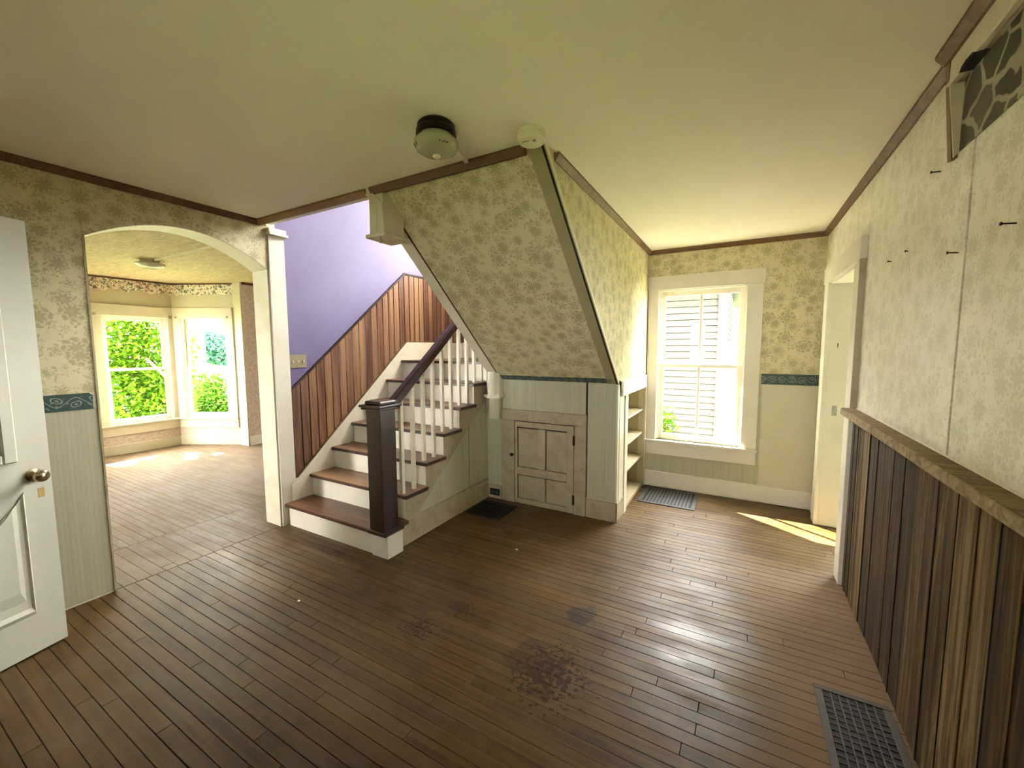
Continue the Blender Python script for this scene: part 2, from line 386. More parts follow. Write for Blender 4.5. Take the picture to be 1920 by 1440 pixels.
# ------------------------------------------------------------------ floor
fl = struct('floor', B().box(-7.7, 2.7, YN - 1.4, YW + 0.15, -0.06, -0.012), M['gap'])
def rows(x0, x1, y0, y1, wd=0.0553):
    y = y0
    while y < y1 - 0.01:
        x = x0 - R.uniform(0, 1.0)
        while x < x1:
            ln = R.uniform(0.9, 2.3)
            a, b = max(x, x0), min(x + ln, x1)
            if b - a > 0.02: yield a, b, y, min(y + wd, y1)
            x += ln
        y += wd
def plank(b, a, e, y0, y1):
    g_ = 0.0011; dz = R.uniform(-0.0012, 0.0)
    b.box(a + g_, e - g_, y0 + g_, y1 - g_, -0.012, dz, bev=0.0012)
near = [p for p in rows(-3.27, XR + 0.02, YN, YW)]
near.sort(key=lambda p: p[2])
for i, (a, e, y0, y1) in enumerate(near):
    if i < 290:
        b = B(); plank(b, a, e, y0, y1); obj('plank', b, M['floor'], fl, tint=R.random())
def joined(lst, name='plank_field'):
    b = B(); tt = []
    for p in lst:
        n0 = len(b.bm.faces); plank(b, *p); tt += [R.random()] * (len(b.bm.faces) - n0)
    return stuff(obj(name, b, M['floor'], fl, tint=tt))
if len(near) > 290: joined(near[290:])
joined(list(rows(-7.6, -3.93, -1.0, YW)))
joined(list(rows(XR + 0.02, 2.6, 2.5, YW)))
# short boards of the arch threshold, set between two joints
for a, e, y0, y1 in list(rows(-3.927, -3.272, AL - 0.03, AR + 0.1, 0.0715)):
    b = B(); b.box(a + .001, e - .001, y0 + .0008, y1 - .0008, -0.012, R.uniform(-.001, 0.0005), bev=0.001); obj('threshold_board', b, M['floor'], fl, tint=R.random())
joined(list(rows(-3.93, -3.47, -1.0, AL - 0.03)) + list(rows(-3.93, -3.47, AR + 0.1, YW)))

# ------------------------------------------------------------------ ceilings
b = B(); b.box(BX, XR + 0.15, YN - 0.1, YS, H, H + 0.1); b.box(XS - 0.1, XR + 0.15, YS, YW + 0.12, H, H + 0.1)
struct('ceiling', b, M['ceiling'])
b = B(); b.box(PX - 0.15, BX, -1.0, YW + 0.1, H, H + 0.1); b.prism([(PX - .15, 1.2), (-7.62, 1.85), (-7.62, 3.0), (PX - .15, 3.7)], 'z', H, H + 0.1)
struct('ceiling', b, M['plaster'])
struct('ceiling', B().box(XR + 0.15, 2.7, 2.5, YW + 0.12, H, H + 0.1), M['ceiling'])
struct('ceiling', B().box(XL - 0.3, XS, YS - 0.1, YW + 0.12, 4.9, 5.0), M['ceiling'])

# ------------------------------------------------------------------ wall helper: slab in a frame with rectangular holes
def slab(b, F, u0, u1, n0, n1, z0, z1, holes=()):
    us = sorted({u0, u1, *[h[0] for h in holes], *[h[1] for h in holes]}); us = [q for q in us if u0 <= q <= u1]
    for a, e in zip(us, us[1:]):
        m = (a + e) / 2; cut = sorted([(h[2], h[3]) for h in holes if h[0] < m < h[1]]); z = z0
        for c0, c1 in cut:
            if c0 > z: b.box(a, e, n0, n1, z, c0, f=F)
            z = max(z, c1)
        if z < z1: b.box(a, e, n0, n1, z, z1, f=F)
    return b

# ------------------------------------------------------------------ left wall with the arch
def archz(y): return 2.257 - 0.162 * ((y - 1.37) / 0.5) ** 2
ys = [AL + (AR - AL) * i / 28 for i in range(29)]
b = B(); b.box(BX, XL, YN, AL, 0, H); b.box(BX, XL, AR, YS + 0.12, 0, H)
for a, e in zip(ys, ys[1:]): b.prism([(a, archz(a)), (e, archz(e)), (e, H), (a, H)], 'x', BX, XL)
wl = struct('wall_left', b, M['white'])
b = B(); b.box(XL, XL + .004, YN, AL - .002, 1.215, H); b.box(XL, XL + .004, AR + .006, AR + .012, 2.1, H)
for a, e in zip(ys, ys[1:]): b.prism([(a, archz(a) + .003), (e, archz(e) + .003), (e, H), (a, H)], 'x', XL, XL + .004)
obj('wallpaper', b, M['wallpaper'], wl)
obj('lower_wallpaper', B().box(XL, XL + .004, YN, AL - .002, 0.012, 1.122), M['sage_y'], wl)
obj('wallpaper_border', B().prism([(YN, 1.122), (AL - .022, 1.122), (AL - .02, 1.20), (AL - .035, 1.215), (YN, 1.215)], 'x', XL, XL + .006), M['border_y'], wl)
obj('arch_edge_bead', B().box(XL - .01, XL + .008, AL - .004, AL + .006, 0, 2.108), M['dirty'], wl)
# parlour side of that wall
obj('parlour_wallpaper', B().box(BX - .004, BX, -1.0, AL - .01, 0.2, H).box(BX - .004, BX, AR + .01, YW, 0.2, H), M['pink'], wl)
struct('wall_left', B().box(BX, XL, -1.0, YN, 0, H), M['white'])
# corner board with its little capital between arch and stairs
t1 = struct('trim_1', B().box(XL, XL + .016, AR + .012, 2.035, 0.0, 2.375, bev=.002), M['casing'])
obj('capital', B().box(XL - .02, XL + .05, AR + .006, 2.055, 2.345, 2.365, bev=.003).box(XL - .02, XL + .038, AR + .008, 2.045, 2.365, 2.40, bev=.003), M['casing'], t1)

# ------------------------------------------------------------------ stair wall (lilac) with pine boards
ws = struct('wall_stair', B().box(BX, XL - .006, YS + 0.12, YW + .12, 0, 4.95), M['lilac'])
topz = lambda y: min(1.105 + 0.853 * (y - 2.03), 2.268)
lowz = lambda y: min(0.377 + 0.868 * (y - 2.055), 1.53)
def tg_boards(parent, a, e, wd, axis, at0, at1, top, low):
    y = a
    while y < e - 0.005:
        y1 = min(y + wd, e); p, q = y + .0022, y1 - .0022; ym = [p, q]
        for brk in (3.394, 3.383):
            if p < brk < q: ym = [p, brk, q]
        poly = [(k, low(k)) for k in ym] + [(k, top(k)) for k in reversed(ym)]
        bb = B(); bb.prism(poly, axis, at0, at1, bev=.0036)
        bb.bm.normal_update(); ai = 'xyz'.index(axis)
        for k_ in bb.bm.faces: k_.material_index = 0 if abs(k_.normal[ai]) > .9 else 1
        obj('board', bb, [M['pine'], M['newel']], parent, tint=R.random())
        y = y1
obj('board_backing', B().prism([(2.04, lowz(2.04)), (3.383, 1.53), (YW, 1.53), (YW, 2.268), (3.394, 2.268), (2.04, topz(2.04))], 'x', XL - .008, XL - .004), M['gap'], ws)
tg_boards(ws, 2.04, YW, 0.0785, 'x', XL - .006, XL + .008, topz, lowz)
b = B(); b.prism([(2.035, topz(2.035)), (3.394, 2.268), (YW, 2.268), (YW, 2.285), (3.388, 2.285), (2.035, topz(2.035) + .02)], 'x', XL - .006, XL + .016)
obj('wainscot_cap', b, M['newel'], ws, tint=.7)
b = B(); b.prism([(2.05, lowz(2.05)), (3.383, 1.53), (YW, 1.53), (YW, 1.54), (3.378, 1.54), (2.05, lowz(2.05) + .012)], 'x', XL + .008, XL + .02)
obj('wainscot_shoe', b, M['crown'], ws, tint=.4)
wb = struct('wall_landing', slab(B(), frame((0, 0), (1, 0), (0, 1)), BX, XS - .1, YW, YW + .12, 0, 4.95, [(-3.0, -1.3, 2.65, 4.5)]), M['lilac'])
obj('board_backing', B().box(XL, -.95, YW - .006, YW, 1.53, 2.268), M['gap'], wb)
tg_boards(wb, XL + .01, -0.95, 0.0785, 'y', YW - .014, YW, lambda y: 2.268, lambda y: 1.53)
obj('wainscot_cap', B().box(XL, -.95, YW - .022, YW, 2.268, 2.285), M['newel'], wb, tint=.7)
obj('skirting', B().box(XL + .03, -.95, YW - .018, YW, 1.325, 1.535), M['casing'], wb)
struct('wall_upper_stairwell', B().box(XL - .3, XS, YS - .1, YS - .005, H + .1, 4.95).box(XS - .1, XS, YS, YW, H + .1, 4.95), M['lilac'])

# ------------------------------------------------------------------ soffit under the upper flight
slope = (H - ZS) / (YC - YS)
so = struct('wall_soffit', B().prism([(YS, H), (YC, ZS), (YC, ZS + .3), (YS, H + .3)], 'x', XSF + .012, XS - .002), M['edge'])
nrm = Vector((0, -(H - ZS), -(YC - YS))).normalized()
def sofF(u, n, t):   # u = x, n = out of the soffit, t = 0 at ceiling .. 1 at crease
    return (u, YS + (YC - YS) * t + nrm.y * n, H + (ZS - H) * t + nrm.z * n)
obj('wallpaper', B().box(XSF + .012, XS - .075, 0, .004, .0, .963, f=sofF), M['wallpaper_soffit'], so)
obj('wallpaper_border', B().box(XSF + .012, XS - .045, 0, .006, .963, 0.995, f=sofF), M['border_soffit'], so)
obj('edge_strip', B().box(XS - .085, XS + .002, 0, .006, 0, .999, f=sofF), M['edge'], so)
b = B(); b.box(XSF - .083, XSF + .012, -.16, .012, 0.0, 1.0, f=sofF, bev=.003)
obj('edge_board', b, M['white'], so)
obj('edge_dark_bead', B().box(XSF + .012, XSF + .02, 0, .009, 0.0, .985, f=sofF), M['newel'], so, tint=.5)  # thin dark strip along the right edge of the edge board

# ------------------------------------------------------------------ nook left wall (above and around the bookcase)
hole = (3.60, 4.385, 0.0, 1.06)
b = B()
b.prism([(YS, H), (YC, ZS), (YC, H)], 'x', XS - .06, XS)
slab(b, lambda a, n, z: (n, a, z), YC, YW, XS - .06, XS, 0, H, [hole])
wn = struct('wall_nook', b, M['white'])
b = B(); b.prism([(YS + .03, H - .002), (YC, ZS + .028), (YC + .02, 1.19), (YW, 1.19), (YW, H)], 'x', XS, XS + .004)
obj('wallpaper', b, M['wallpaper'], wn)
b = B(); b.prism([(YS - .003, H), (YC - .003, ZS - .002), (YC - .003, ZS + .026), (YS + .033, H)], 'x', XS - .002, XS + .007)
obj('corner_bead', b, M['white'], wn)
obj('black_edge', B().prism([(YS - .012, H), (YC - .01, ZS - .004), (YC - .002, ZS - .004), (YS - .003, H)], 'x', XS - .012, XS - .001), M['gap'], wn)

# built-in bookcase
bk = thing('built_in_bookcase', 'white built-in bookcase with four bare shelves beside the tall window', 'bookcase', (XS - .15, 4.0, 0))
obj('head_board', B().box(XS, XS + .02, 3.40, 4.40, 1.055, 1.182, bev=.003), M['casing'], bk)
obj('stile', B().box(XS, XS + .016, 3.515, 3.605, 0.0, 1.055, bev=.002), M['casing'], bk)
obj('stile', B().box(XS, XS + .016, 4.375, 4.41, 0.0, 1.055, bev=.002), M['casing'], bk)
obj('back_panel', B().box(XS - .33, XS - .32, 3.60, 4.385, 0.0, 1.07), M['cream'], bk)
obj('side_panel', B().box(XS - .32, XS, 3.585, 3.60, 0.0, 1.07), M['cream'], bk)
obj('side_panel', B().box(XS - .32, XS - .06, 4.385, 4.40, 0.0, 1.07), M['cream'], bk)
for z in (0.0, 0.31, 0.56, 0.805):
    obj('shelf', B().box(XS - .32, XS - (.02 if z else 0), 3.60, 4.385, z, z + (.02 if z else .035), bev=.002), M['dirty'], bk)
obj('top_panel', B().box(XS - .32, XS - .06, 3.60, 4.385, 1.06, 1.07), M['cream'], bk)
# ------------------------------------------------------------------ closet wall
Fx = frame((0, 0), (1, 0), (0, 1))
b = slab(B(), Fx, XST, XS, YC, YC + .08, 0, ZS + .05, [(-1.825, -1.232, 0, .79)])
wc = struct('wall_closet', b, M['white'])
obj('lower_wallpaper', B().box(-1.965, -1.135, YC - .004, YC, .895, ZS), M['sage_x'], wc)
obj('lower_wallpaper', B().box(-1.118, XS - .008, YC - .004, YC, .17, ZS), M['sage_x'], wc)
obj('lower_wallpaper', B().box(XST, -1.975, YC - .004, YC, .13, ZS + .05), M['sage_x'], wc)
obj('seam_line', B().box(-1.135, -1.118, YC - .0015, YC, .17, ZS), M['gap'], wc)
obj('seam_line', B().box(-1.972, -1.966, YC - .006, YC, .8, .99), M['gap'], wc)
obj('corner_board', B().box(XS - .008, XS + .006, YC - .008, YC + .03, .16, ZS - .01, bev=.002), M['white'], wc)
obj('corner_board', B().box(XS, XS + .006, YC + .055, YC + .2, .15, 1.05, bev=.002), M['white'], wc)
obj('dark_slot', B().box(XS + .0005, XS + .003, YC + .032, YC + .055, .16, 1.13), M['grey'], wc)
obj('corner_upstand', B().box(-2.175, -1.975, YC, YC + .08, ZS, 1.335), M['white'], wc)
struct('baseboard_closet', B().box(-1.12, XS + .012, YC - .016, YC, 0, .165, bev=.003).box(XS, XS + .012, YC - .016, 3.52, 0, .165, bev=.003).box(XST, -1.975, YC - .014, YC, 0, .132, bev=.003), M['dirty'])
t2 = empty_struct('trim_2', (-1.53, YC, 0))
obj('casing_board', B().box(-1.968, -1.825, YC - .02, YC, 0, .79, bev=.003), M['dirty'], t2)
obj('casing_board', B().box(-1.232, -1.125, YC - .02, YC, 0, .79, bev=.003), M['dirty'], t2)
obj('casing_board', B().box(-1.968, -1.125, YC - .022, YC, .79, .893, bev=.003), M['dirty'], t2)
# closet door: stiles and rails around four recessed panels
d2 = empty_struct('door_2', (-1.53, YC - .01, 0))
obj('door_back', B().box(-1.824, -1.233, YC + .008, YC + .012, .01, .79), M['gap'], d2)
b = B(); yf, yb = YC - .016, YC + .007
for x0, x1, z0, z1 in ((-1.820, -1.795, 0, .782), (-1.862, -1.82, 0, .05), (-1.303, -1.237, 0, .782), (-1.795, -1.303, .728, .782), (-1.795, -1.303, .275, .352), (-1.795, -1.303, 0, .05), (-1.585, -1.508, .05, .275), (-1.585, -1.508, .352, .725)):
    b.box(x0, x1, yf, yb, z0 + .004, z1, bev=.002)
obj('door_frame', b, M['dirty'], d2)
for x0, x1 in ((-1.795, -1.585), (-1.508, -1.303)):
    for z0, z1 in ((.05, .275), (.352, .725)):
        obj('door_panel', B().box(x0 + .005, x1 - .003, YC - .003, YC + .008, z0 + .003, z1 - .006, bev=.002), M['dirty'], d2)
for z in (.13, .66):
    obj('hinge', B().box(-1.246, -1.226, YC - .024, YC - .012, z - .04, z + .04, bev=.002).tube([(-1.234, YC - .026, z - .045), (-1.234, YC - .026, z + .045)], .005, 8), M['bronze'], d2)
b = B(); b.lathe([(0, 0), (.006, 0), (.006, .022), (.013, .026), (.015, .036), (.009, .044), (0, .045)], None, 16, f=lambda a, c, z: (-1.838 + a, YC - .022 - z, .47 + c))
obj('knob', b, M['bronze'], d2, smooth=True)
obj('turn_latch', B().box(-1.862, -1.83, YC - .03, YC - .022, .462, .474, bev=.002), M['bronze'], d2)
struct('wall_closet_inside', B().box(-1.95, -1.1, YC + .5, YC + .52, 0, 1.1), M['black'])
# outlet in the little baseboard
ol = thing('wall_outlet', 'dark wall outlet low in the corner baseboard left of the closet door', 'outlet', (-2.045, YC - .014, .03))
obj('cover_plate', B().box(-2.10, -1.992, YC - .02, YC - .014, .032, .096, bev=.002), M['black'], ol)
for x in (-2.068, -2.024): obj('socket', B().lathe([(0, 0), (.017, 0), (.017, .003), (0, .003)], None, 14, f=lambda a, c, z, x=x: (x + a, YC - .0195 - z, .064 + c)), M['iron'], ol)

# ------------------------------------------------------------------ hanging half post with collar + thin pipe
hp = thing('hanging_half_post', 'stubby white half post with a rounded collar in the corner under the soffit', 'post', (-2.03, 3.27, 1.0))
b = B(); b.prism([(-2.095, YC), (-2.095, 3.235), (-2.06, 3.205), (-1.99, 3.205), (-1.955, 3.235), (-1.955, YC)], 'z', 1.01, 1.29)
obj('post_shaft', b, M['white'], hp)
b = B()
for z0, z1, o in ((.995, 1.008, .012), (1.008, 1.022, .02), (1.022, 1.03, .01)):
    b.prism([(-2.095 - o, YC), (-2.095 - o, 3.23 - o), (-2.06, 3.205 - o), (-1.99, 3.205 - o), (-1.955 + o, 3.23 - o), (-1.955 + o, YC)], 'z', z0, z1)
obj('collar', b, M['white'], hp)
obj('lower_shaft', B().prism([(-2.085, YC), (-2.085, 3.25), (-2.055, 3.222), (-1.995, 3.222), (-1.968, 3.25), (-1.968, YC)], 'z', .80, .996), M['panelgrey'], hp)
pp = tag(obj('thin_pipe', B().tube([(-2.1225, 3.292, 1.108), (-2.1225, 3.292, .9), (-2.1225, 3.290, .865), (-2.1225, 3.278, .853), (-2.1225, 3.24, .848)], .0062, 8), M['dirty'], smooth=True), 'thin painted pipe running down the dark corner between stairs and half post', 'pipe')

# ------------------------------------------------------------------ staircase
st = thing('staircase', 'white staircase with brown treads and dark newel rising behind the arch', 'staircase', (-2.7, 2.6, 0))
N0, RUN, RISE = 1.926, 0.2262, 0.19
LAST = 7
for k in range(1, LAST + 1):
    y = N0 + RUN * (k - 1); z = RISE * k if k < 7 else 1.335
    yr = y + .028
    back = y + RUN + .028 if k < LAST else YW
    xr_ = XST + .032 if k < 7 else -.9
    b = B(); b.box(XL + .02, xr_, y, back, z - .026, z, bev=.005)
    obj('tread', b, M['tread'], st, tint=R.random())
    zb = 0 if k == 1 else RISE * (k - 1)
    obj('riser', B().box(XL + .03, XST - .004 if k > 1 else -2.24, yr, yr + .018, zb, z - .026), M['casing'], st)
    obj('nosing', B().box(XL + .021, (XST + .034) if k < 7 else -1.05, y - .002, y + .012, z - .027, z - .003, bev=.003), M['nose'], st, tint=R.random())
    if k < 7: obj('return_nosing', B().box(XST + .02, XST + .036, y - .002, back - .01, z - .027, z + .001, bev=.003), M['nose'], st, tint=R.random())
# solid white stringer under the treads, on the open side
poly = [(N0 + .06, 0.0)]
poly += [(N0 + .06, RISE - .026)]
for k in range(2, 7):
    y = N0 + RUN * (k - 1) + .03
    poly += [(y, RISE * (k - 1) - .026), (y, RISE * k - .026)]
poly += [(YC - .002, RISE * 6 - .026), (YC - .002, 0)]
obj('stringer', B().prism(poly, 'x', XST - .012, XST), M['dirty'], st)
# green panel with its seam, under the sloping face board
obj('under_stair_panel', B().prism([(2.30, .19), (YC - .01, .19), (YC - .01, .98)], 'x', XST, XST + .004), M['sage_y'], st)
obj('panel_seam', B().box(XST + .004, XST + .005, 2.985, 2.99, .195, .76), M['gap'], st)
obj('side_baseboard', B().box(XST, XST + .014, 2.075, YC - .012, 0, .185, bev=.003), M['dirty'], st)
sk = [(2.0, .14), (2.03, .36), (3.383, 1.53), (YW - .02, 1.53), (YW - .02, 1.31), (3.29, 1.31), (2.05, .15)]
sk = [(1.99, 0), (1.99, .33), (2.055, .377), (3.383, 1.53), (YW - .018, 1.53), (YW - .018, 1.2), (3.4, 1.2), (2.3, .1), (2.3, 0)]
obj('skirt_board', B().prism(sk, 'x', XL - .005, XL + .028), M['white'], st)
# newel post
nw = obj('newel_post', B().box(-2.238, -2.1, 1.928, 2.068, .165, 1.045, bev=.004), M['newel'], st, tint=.4)
obj('newel_cap', B().box(-2.262, -2.076, 1.904, 2.092, 1.045, 1.062, bev=.004).box(-2.272, -2.066, 1.894, 2.102, 1.062, 1.078, bev=.004).box(-2.245, -2.093, 1.921, 2.075, 1.078, 1.104, bev=.008), M['newel'], nw, tint=.6)
obj('newel_base_moulding', B().box(-2.25, -2.07, 1.912, 2.10, .165, .192, bev=.006), M['newel'], nw, tint=.3)
obj('newel_plinth', B().box(-2.235, -2.078, 1.938, 2.086, 0, .166, bev=.003), M['casing'], st)
hz = lambda y: 1.03 + 0.80 * (y - 2.07)
b = B(); b.prism([(2.05, hz(2.05) - .045), (3.12, hz(3.12) - .045), (3.12, hz(3.12) + .045), (2.05, hz(2.05) + .045)], 'x', -2.205, -2.14, bev=.012)
obj('handrail', b, M['rail'], st, tint=.5)
for i in range(11):
    k = 2 + i // 2; y = 2.183 + .1245 * i; zt = hz(min(y, 3.1)) - .035
    if k > 6: zb = 1.335
    else: zb = RISE * k
    x = -2.165 - .004 * i
    obj('baluster', B().box(x - .014, x + .014, y - .014, y + .014, zb, zt, bev=.002), M['white'], st)
obj('short_post', B().box(-2.16, -2.10, 3.33, 3.39, 1.14, 1.32, bev=.003), M['casing'], st)

# pendant newel under the ceiling
pd_ = thing('newel_drop', 'boxy white newel drop with bottom cap and hook hanging under the ceiling', 'newel drop', (-1.98, 1.9, 2.14))
obj('drop_box', B().box(-2.045, -1.979, YS - .012, YS + .16, 2.165, H - .002, bev=.002).prism([(YS - .012, 2.165), (YS + .16, 2.165), (YS + .16, 2.296), (YS - .002, H - .004), (YS - .012, H - .004)], 'x', -1.979, -1.925), M['bulkhead'], pd_)
obj('bottom_cap', B().box(-2.066, -1.90, YS - .032, YS + .185, 2.143, 2.166, bev=.004), M['bulkhead'], pd_)
obj('sloped_brace', B().prism([(-2.10, H - .001), (-2.04, H - .001), (-1.925, 2.34), (-1.925, 2.28)], 'y', YS - .02, YS - .012), M['bulkhead'], pd_)
hk = [(-1.955, 1.845, 2.145), (-1.955, 1.845, 2.128)] + [(-1.955 + .011 * math.sin(a), 1.845, 2.117 + .011 * math.cos(a)) for a in [0.3 * i for i in range(0, 17)]]
obj('screw_hook', B().tube(hk, .0022, 6), M['steel'], pd_, smooth=True)

# light switch plate
sw = thing('light_switch', 'brown triple light switch plate on the lilac wall beside the arch', 'light switch', (XL, 2.113, 1.305))
obj('cover_plate', B().box(XL - .006, XL + .002, 2.033, 2.193, 1.302, 1.412, bev=.002), M['switch'], sw)
for y in (2.066, 2.113, 2.16): obj('toggle', B().box(XL + .002, XL + .012, y - .005, y + .005, 1.345, 1.365, bev=.001), M['plastic'], sw)

# ------------------------------------------------------------------ windows
def window(num, F, u0, u1, z0, z1, thick, two=True, cas=.12, head=.13, headx=.02, apron=True, muntin=True, meet=None, leftcas=None, cm='casing', rcas=None):
    """opening u0..u1 x z0..z1 in a wall whose room face is n=0 and whose outside is n=thick"""
    o = F((u0 + u1) / 2, 0, z0); wroot = empty_struct('window_%d' % num, o)
    lc = cas if leftcas is None else leftcas; rc = cas if rcas is None else rcas
    obj('casing', B().box(u0 - lc, u0 + .004, -.022, 0, z0 - .01, z1, f=F, bev=.002), M[cm], wroot)
    obj('casing', B().box(u1 - .004, u1 + rc, -.022, 0, z0 - .01, z1, f=F, bev=.002), M[cm], wroot)
    obj('head_casing', B().box(u0 - lc - headx, u1 + rc + headx, -.026, 0, z1, z1 + head, f=F, bev=.002), M[cm], wroot)
    obj('sill', B().box(u0 - lc - .01, u1 + rc + .01, -.05, .03, z0 - .028, z0, f=F, bev=.004), M[cm], wroot)
    if apron: obj('apron', B().box(u0 - lc, u1 + rc, -.02, 0, z0 - .155, z0 - .028, f=F, bev=.002), M[cm], wroot)
    b = B()
    b.box(u0 - .012, u0 + .012, 0, thick, z0, z1, f=F); b.box(u1 - .012, u1 + .012, 0, thick, z0, z1, f=F)
    b.box(u0, u1, 0, thick, z1 - .012, z1 + .012, f=F); b.box(u0, u1, .03, thick + .03, z0 - .03, z0 + .006, f=F)
    obj('frame', b, M['sash'], wroot)
    for q in (u0 + .012, u1 - .024): obj('stop', B().box(q, q + .012, .012, .03, z0, z1, f=F), M['sash'], wroot)
    zm = meet or (z0 + z1) / 2
    for nm, a, e, n0, rb, rtp in (('upper_sash', zm - .018, z1 - .012, .062, .034, .05), ('lower_sash', z0 + .006, zm + .018, .03, .06, .034)):
        l, r = u0 + .013, u1 - .013; s = .048
        b = B(); b.box(l, l + s, n0, n0 + .03, a, e, f=F, bev=.003); b.box(r - s, r, n0, n0 + .03, a, e, f=F, bev=.003)
        b.box(l + s, r - s, n0, n0 + .03, a, a + rb, f=F, bev=.003); b.box(l + s, r - s, n0, n0 + .03, e - rtp, e, f=F, bev=.003)
        sh = obj(nm, b, M['sash'], wroot)
        mids = [l + s, r - s]
        if muntin:
            c = (l + r) / 2; mids = [l + s, c, r - s]
            obj('muntin', B().box(c - .012, c + .012, n0 + .004, n0 + .026, a + rb, e - rtp, f=F, bev=.002), M['sash'], sh)
        for p, q in zip(mids, mids[1:]):
            obj('pane', B().box(p - .002, q + .002, n0 + .013, n0 + .016, a + rb - .004, e - rtp + .004, f=F), M['glass'], sh)
    return wroot
# nook back wall and its window
WU0, WU1, WZ0, WZ1 = -.757, .030, .505, 2.043
Fb = frame((0, YW), (1, 0), (0, 1))
wk = struct('wall_back', slab(B(), Fb, XS - .1, XR + .15, 0, .12, 0, H, [(WU0, WU1, WZ0, WZ1)]), M['white'])
b = slab(B(), Fb, XS, XR, -.004, 0, 1.215, H, [(WU0, WU1, WZ0, WZ1)])
obj('wallpaper', b, M['wallpaper'], wk)
obj('lower_wallpaper', slab(B(), Fb, XS, .178, -.004, 0, .155, 1.215, [(WU0, WU1, WZ0, 1.215)]), M['sage_x'], wk)
obj('wall_panel', B().box(.18, XR - .004, -.007, 0, .175, 1.122, f=Fb, bev=.002), M['panelgrey'], wk)
obj('wallpaper_border', B().box(.172, XR - .002, -.008, 0, 1.122, 1.218, f=Fb), M['border_x'], wk)
struct('baseboard_back', B().box(XS, XR, YW - .016, YW, 0, .165, bev=.003), M['casing'])
window(1, Fb, WU0, WU1, WZ0, WZ1, .12, cas=.125, head=.135, headx=.012, leftcas=.098, meet=1.275)
# bay walls with windows
names = ('wall_bay_side', 'wall_bay_front', 'wall_bay_angle')
for i, (p, q) in enumerate(zip(BAY, BAY[1:])):
    d = Vector((q[0] - p[0], q[1] - p[1])); L_ = d.length; d /= L_
    n = Vector((-d.y, d.x)); cen = Vector((-6.4, 2.43)) - Vector(p)
    if n.dot(cen) > 0: n = -n
    F = frame(p, d, n)
    u0, u1 = ((.14, L_ - .07) if i == 1 else (.115, .80) if i == 2 else (L_ - .80, L_ - .115))
    if i == 1: u0, u1 = .147, .872
    z0, z1 = .425, 1.925
    wbay = struct(names[i], slab(B(), F, -.0, L_, 0, .12, 0, H, [(u0, u1, z0, z1)]), M['cream'])
    obj('lower_wallpaper', B().box(0, L_, -.003, 0, .14, .30, f=F), M['pink'], wbay)
    # die-cut flower border with a wavy lower edge
    b = B(); k = 40
    for j in range(k):
        a, e = L_ * j / k, L_ * (j + 1) / k
        za, ze = [2.272 + .012 * math.sin(x_ * 52) + .012 * math.sin(x_ * 23 + 1) for x_ in (a, e)]
        b.prism([(a, za), (e, ze), (e, H - .02), (a, H - .02)], 'y', -.003, 0, f=F)
    obj('floral_border', b, M['floral'], wbay)
    struct('baseboard_bay', B().box(0, L_, -.018, 0, 0, .14, f=F, bev=.003), M['baywood'])
    struct('trim_3', B().box(0, L_, -.015, 0, H - .022, H, f=F), M['crown'])
    window(2 + i, F, u0, u1, z0, z1, .12, cas=.10, head=.15, headx=0, leftcas=(.095 if i == 1 else .1), rcas=(.062 if i == 1 else .12), muntin=False, meet=1.18, cm='baywood')
    if i:   # curtain rod brackets at the head corners
        for u in ((u0 - .07, u1 + .02) if i == 1 else (u0 - .05, u1 + .04)):
            br = tag(obj('curtain_bracket', B().box(u, u + .012, -.05, -.024, 1.925, 1.945, f=F, bev=.002).box(u - .012, u + .026, -.03, -.024, 1.915, 1.955, f=F, bev=.002), M['dirty']),
                     {(1, 0): 'small curtain rod bracket at the left head corner of the front bay window', (1, 1): 'small curtain rod bracket at the right head corner of the front bay window',
                      (2, 0): 'small curtain rod bracket at the left head corner of the angled bay window', (2, 1): 'small curtain rod bracket at the right head corner of the angled bay window'}[(i, 0 if u < u0 else 1)], 'bracket')
# parlour outer wall, returns, ends
wo = struct('wall_parlour', slab(B(), lambda a, n, z: (PX - n, a, z), -1.0, 1.50, 0, .15, 0, H).box(PX - .15, PX, 3.365, YW, 0, H), M['cream'])
obj('wallpaper', B().box(PX, PX + .004, 3.365, YW, .14, H - .03), M['pink'], wo)
obj('wallpaper', slab(B(), lambda a, n, z: (PX + n, a, z), -1.0, 1.50, 0, .004, .14, H - .03), M['pink'], wo)
obj('bay_return', B().box(PX - .21, PX + .001, 3.34, 3.365, 0, H).box(PX - .21, PX, 1.485, 1.51, 0, H), M['cream'], wo)
struct('baseboard_parlour', B().box(PX, PX + .018, 3.36, YW, 0, .145, bev=.003).box(PX - .2, PX + .018, 3.325, 3.342, 0, .145, bev=.003), M['casing'])
struct('trim_4', B().box(PX, PX + .03, 3.365, YW, H - .035, H), M['crown'], tint=.3)
window(5, frame((0, -1.0), (1, 0), (0, -1)), -5.25, -4.5, .45, 2.05, .1, muntin=False)
window(6, frame((0, YW), (1, 0), (0, 1)), -3.0, -1.3, 2.65, 4.5, .12, muntin=False)
struct('wall_parlour_far', B().box(PX - .15, BX, YW, YW + .12, 0, H), M['pink'])
struct('wall_parlour_near', slab(B(), frame((0, -1.0), (1, 0), (0, -1)), PX - .15, BX, 0, .1, 0, H, [(-5.25, -4.5, .45, 2.05)]), M['pink'])

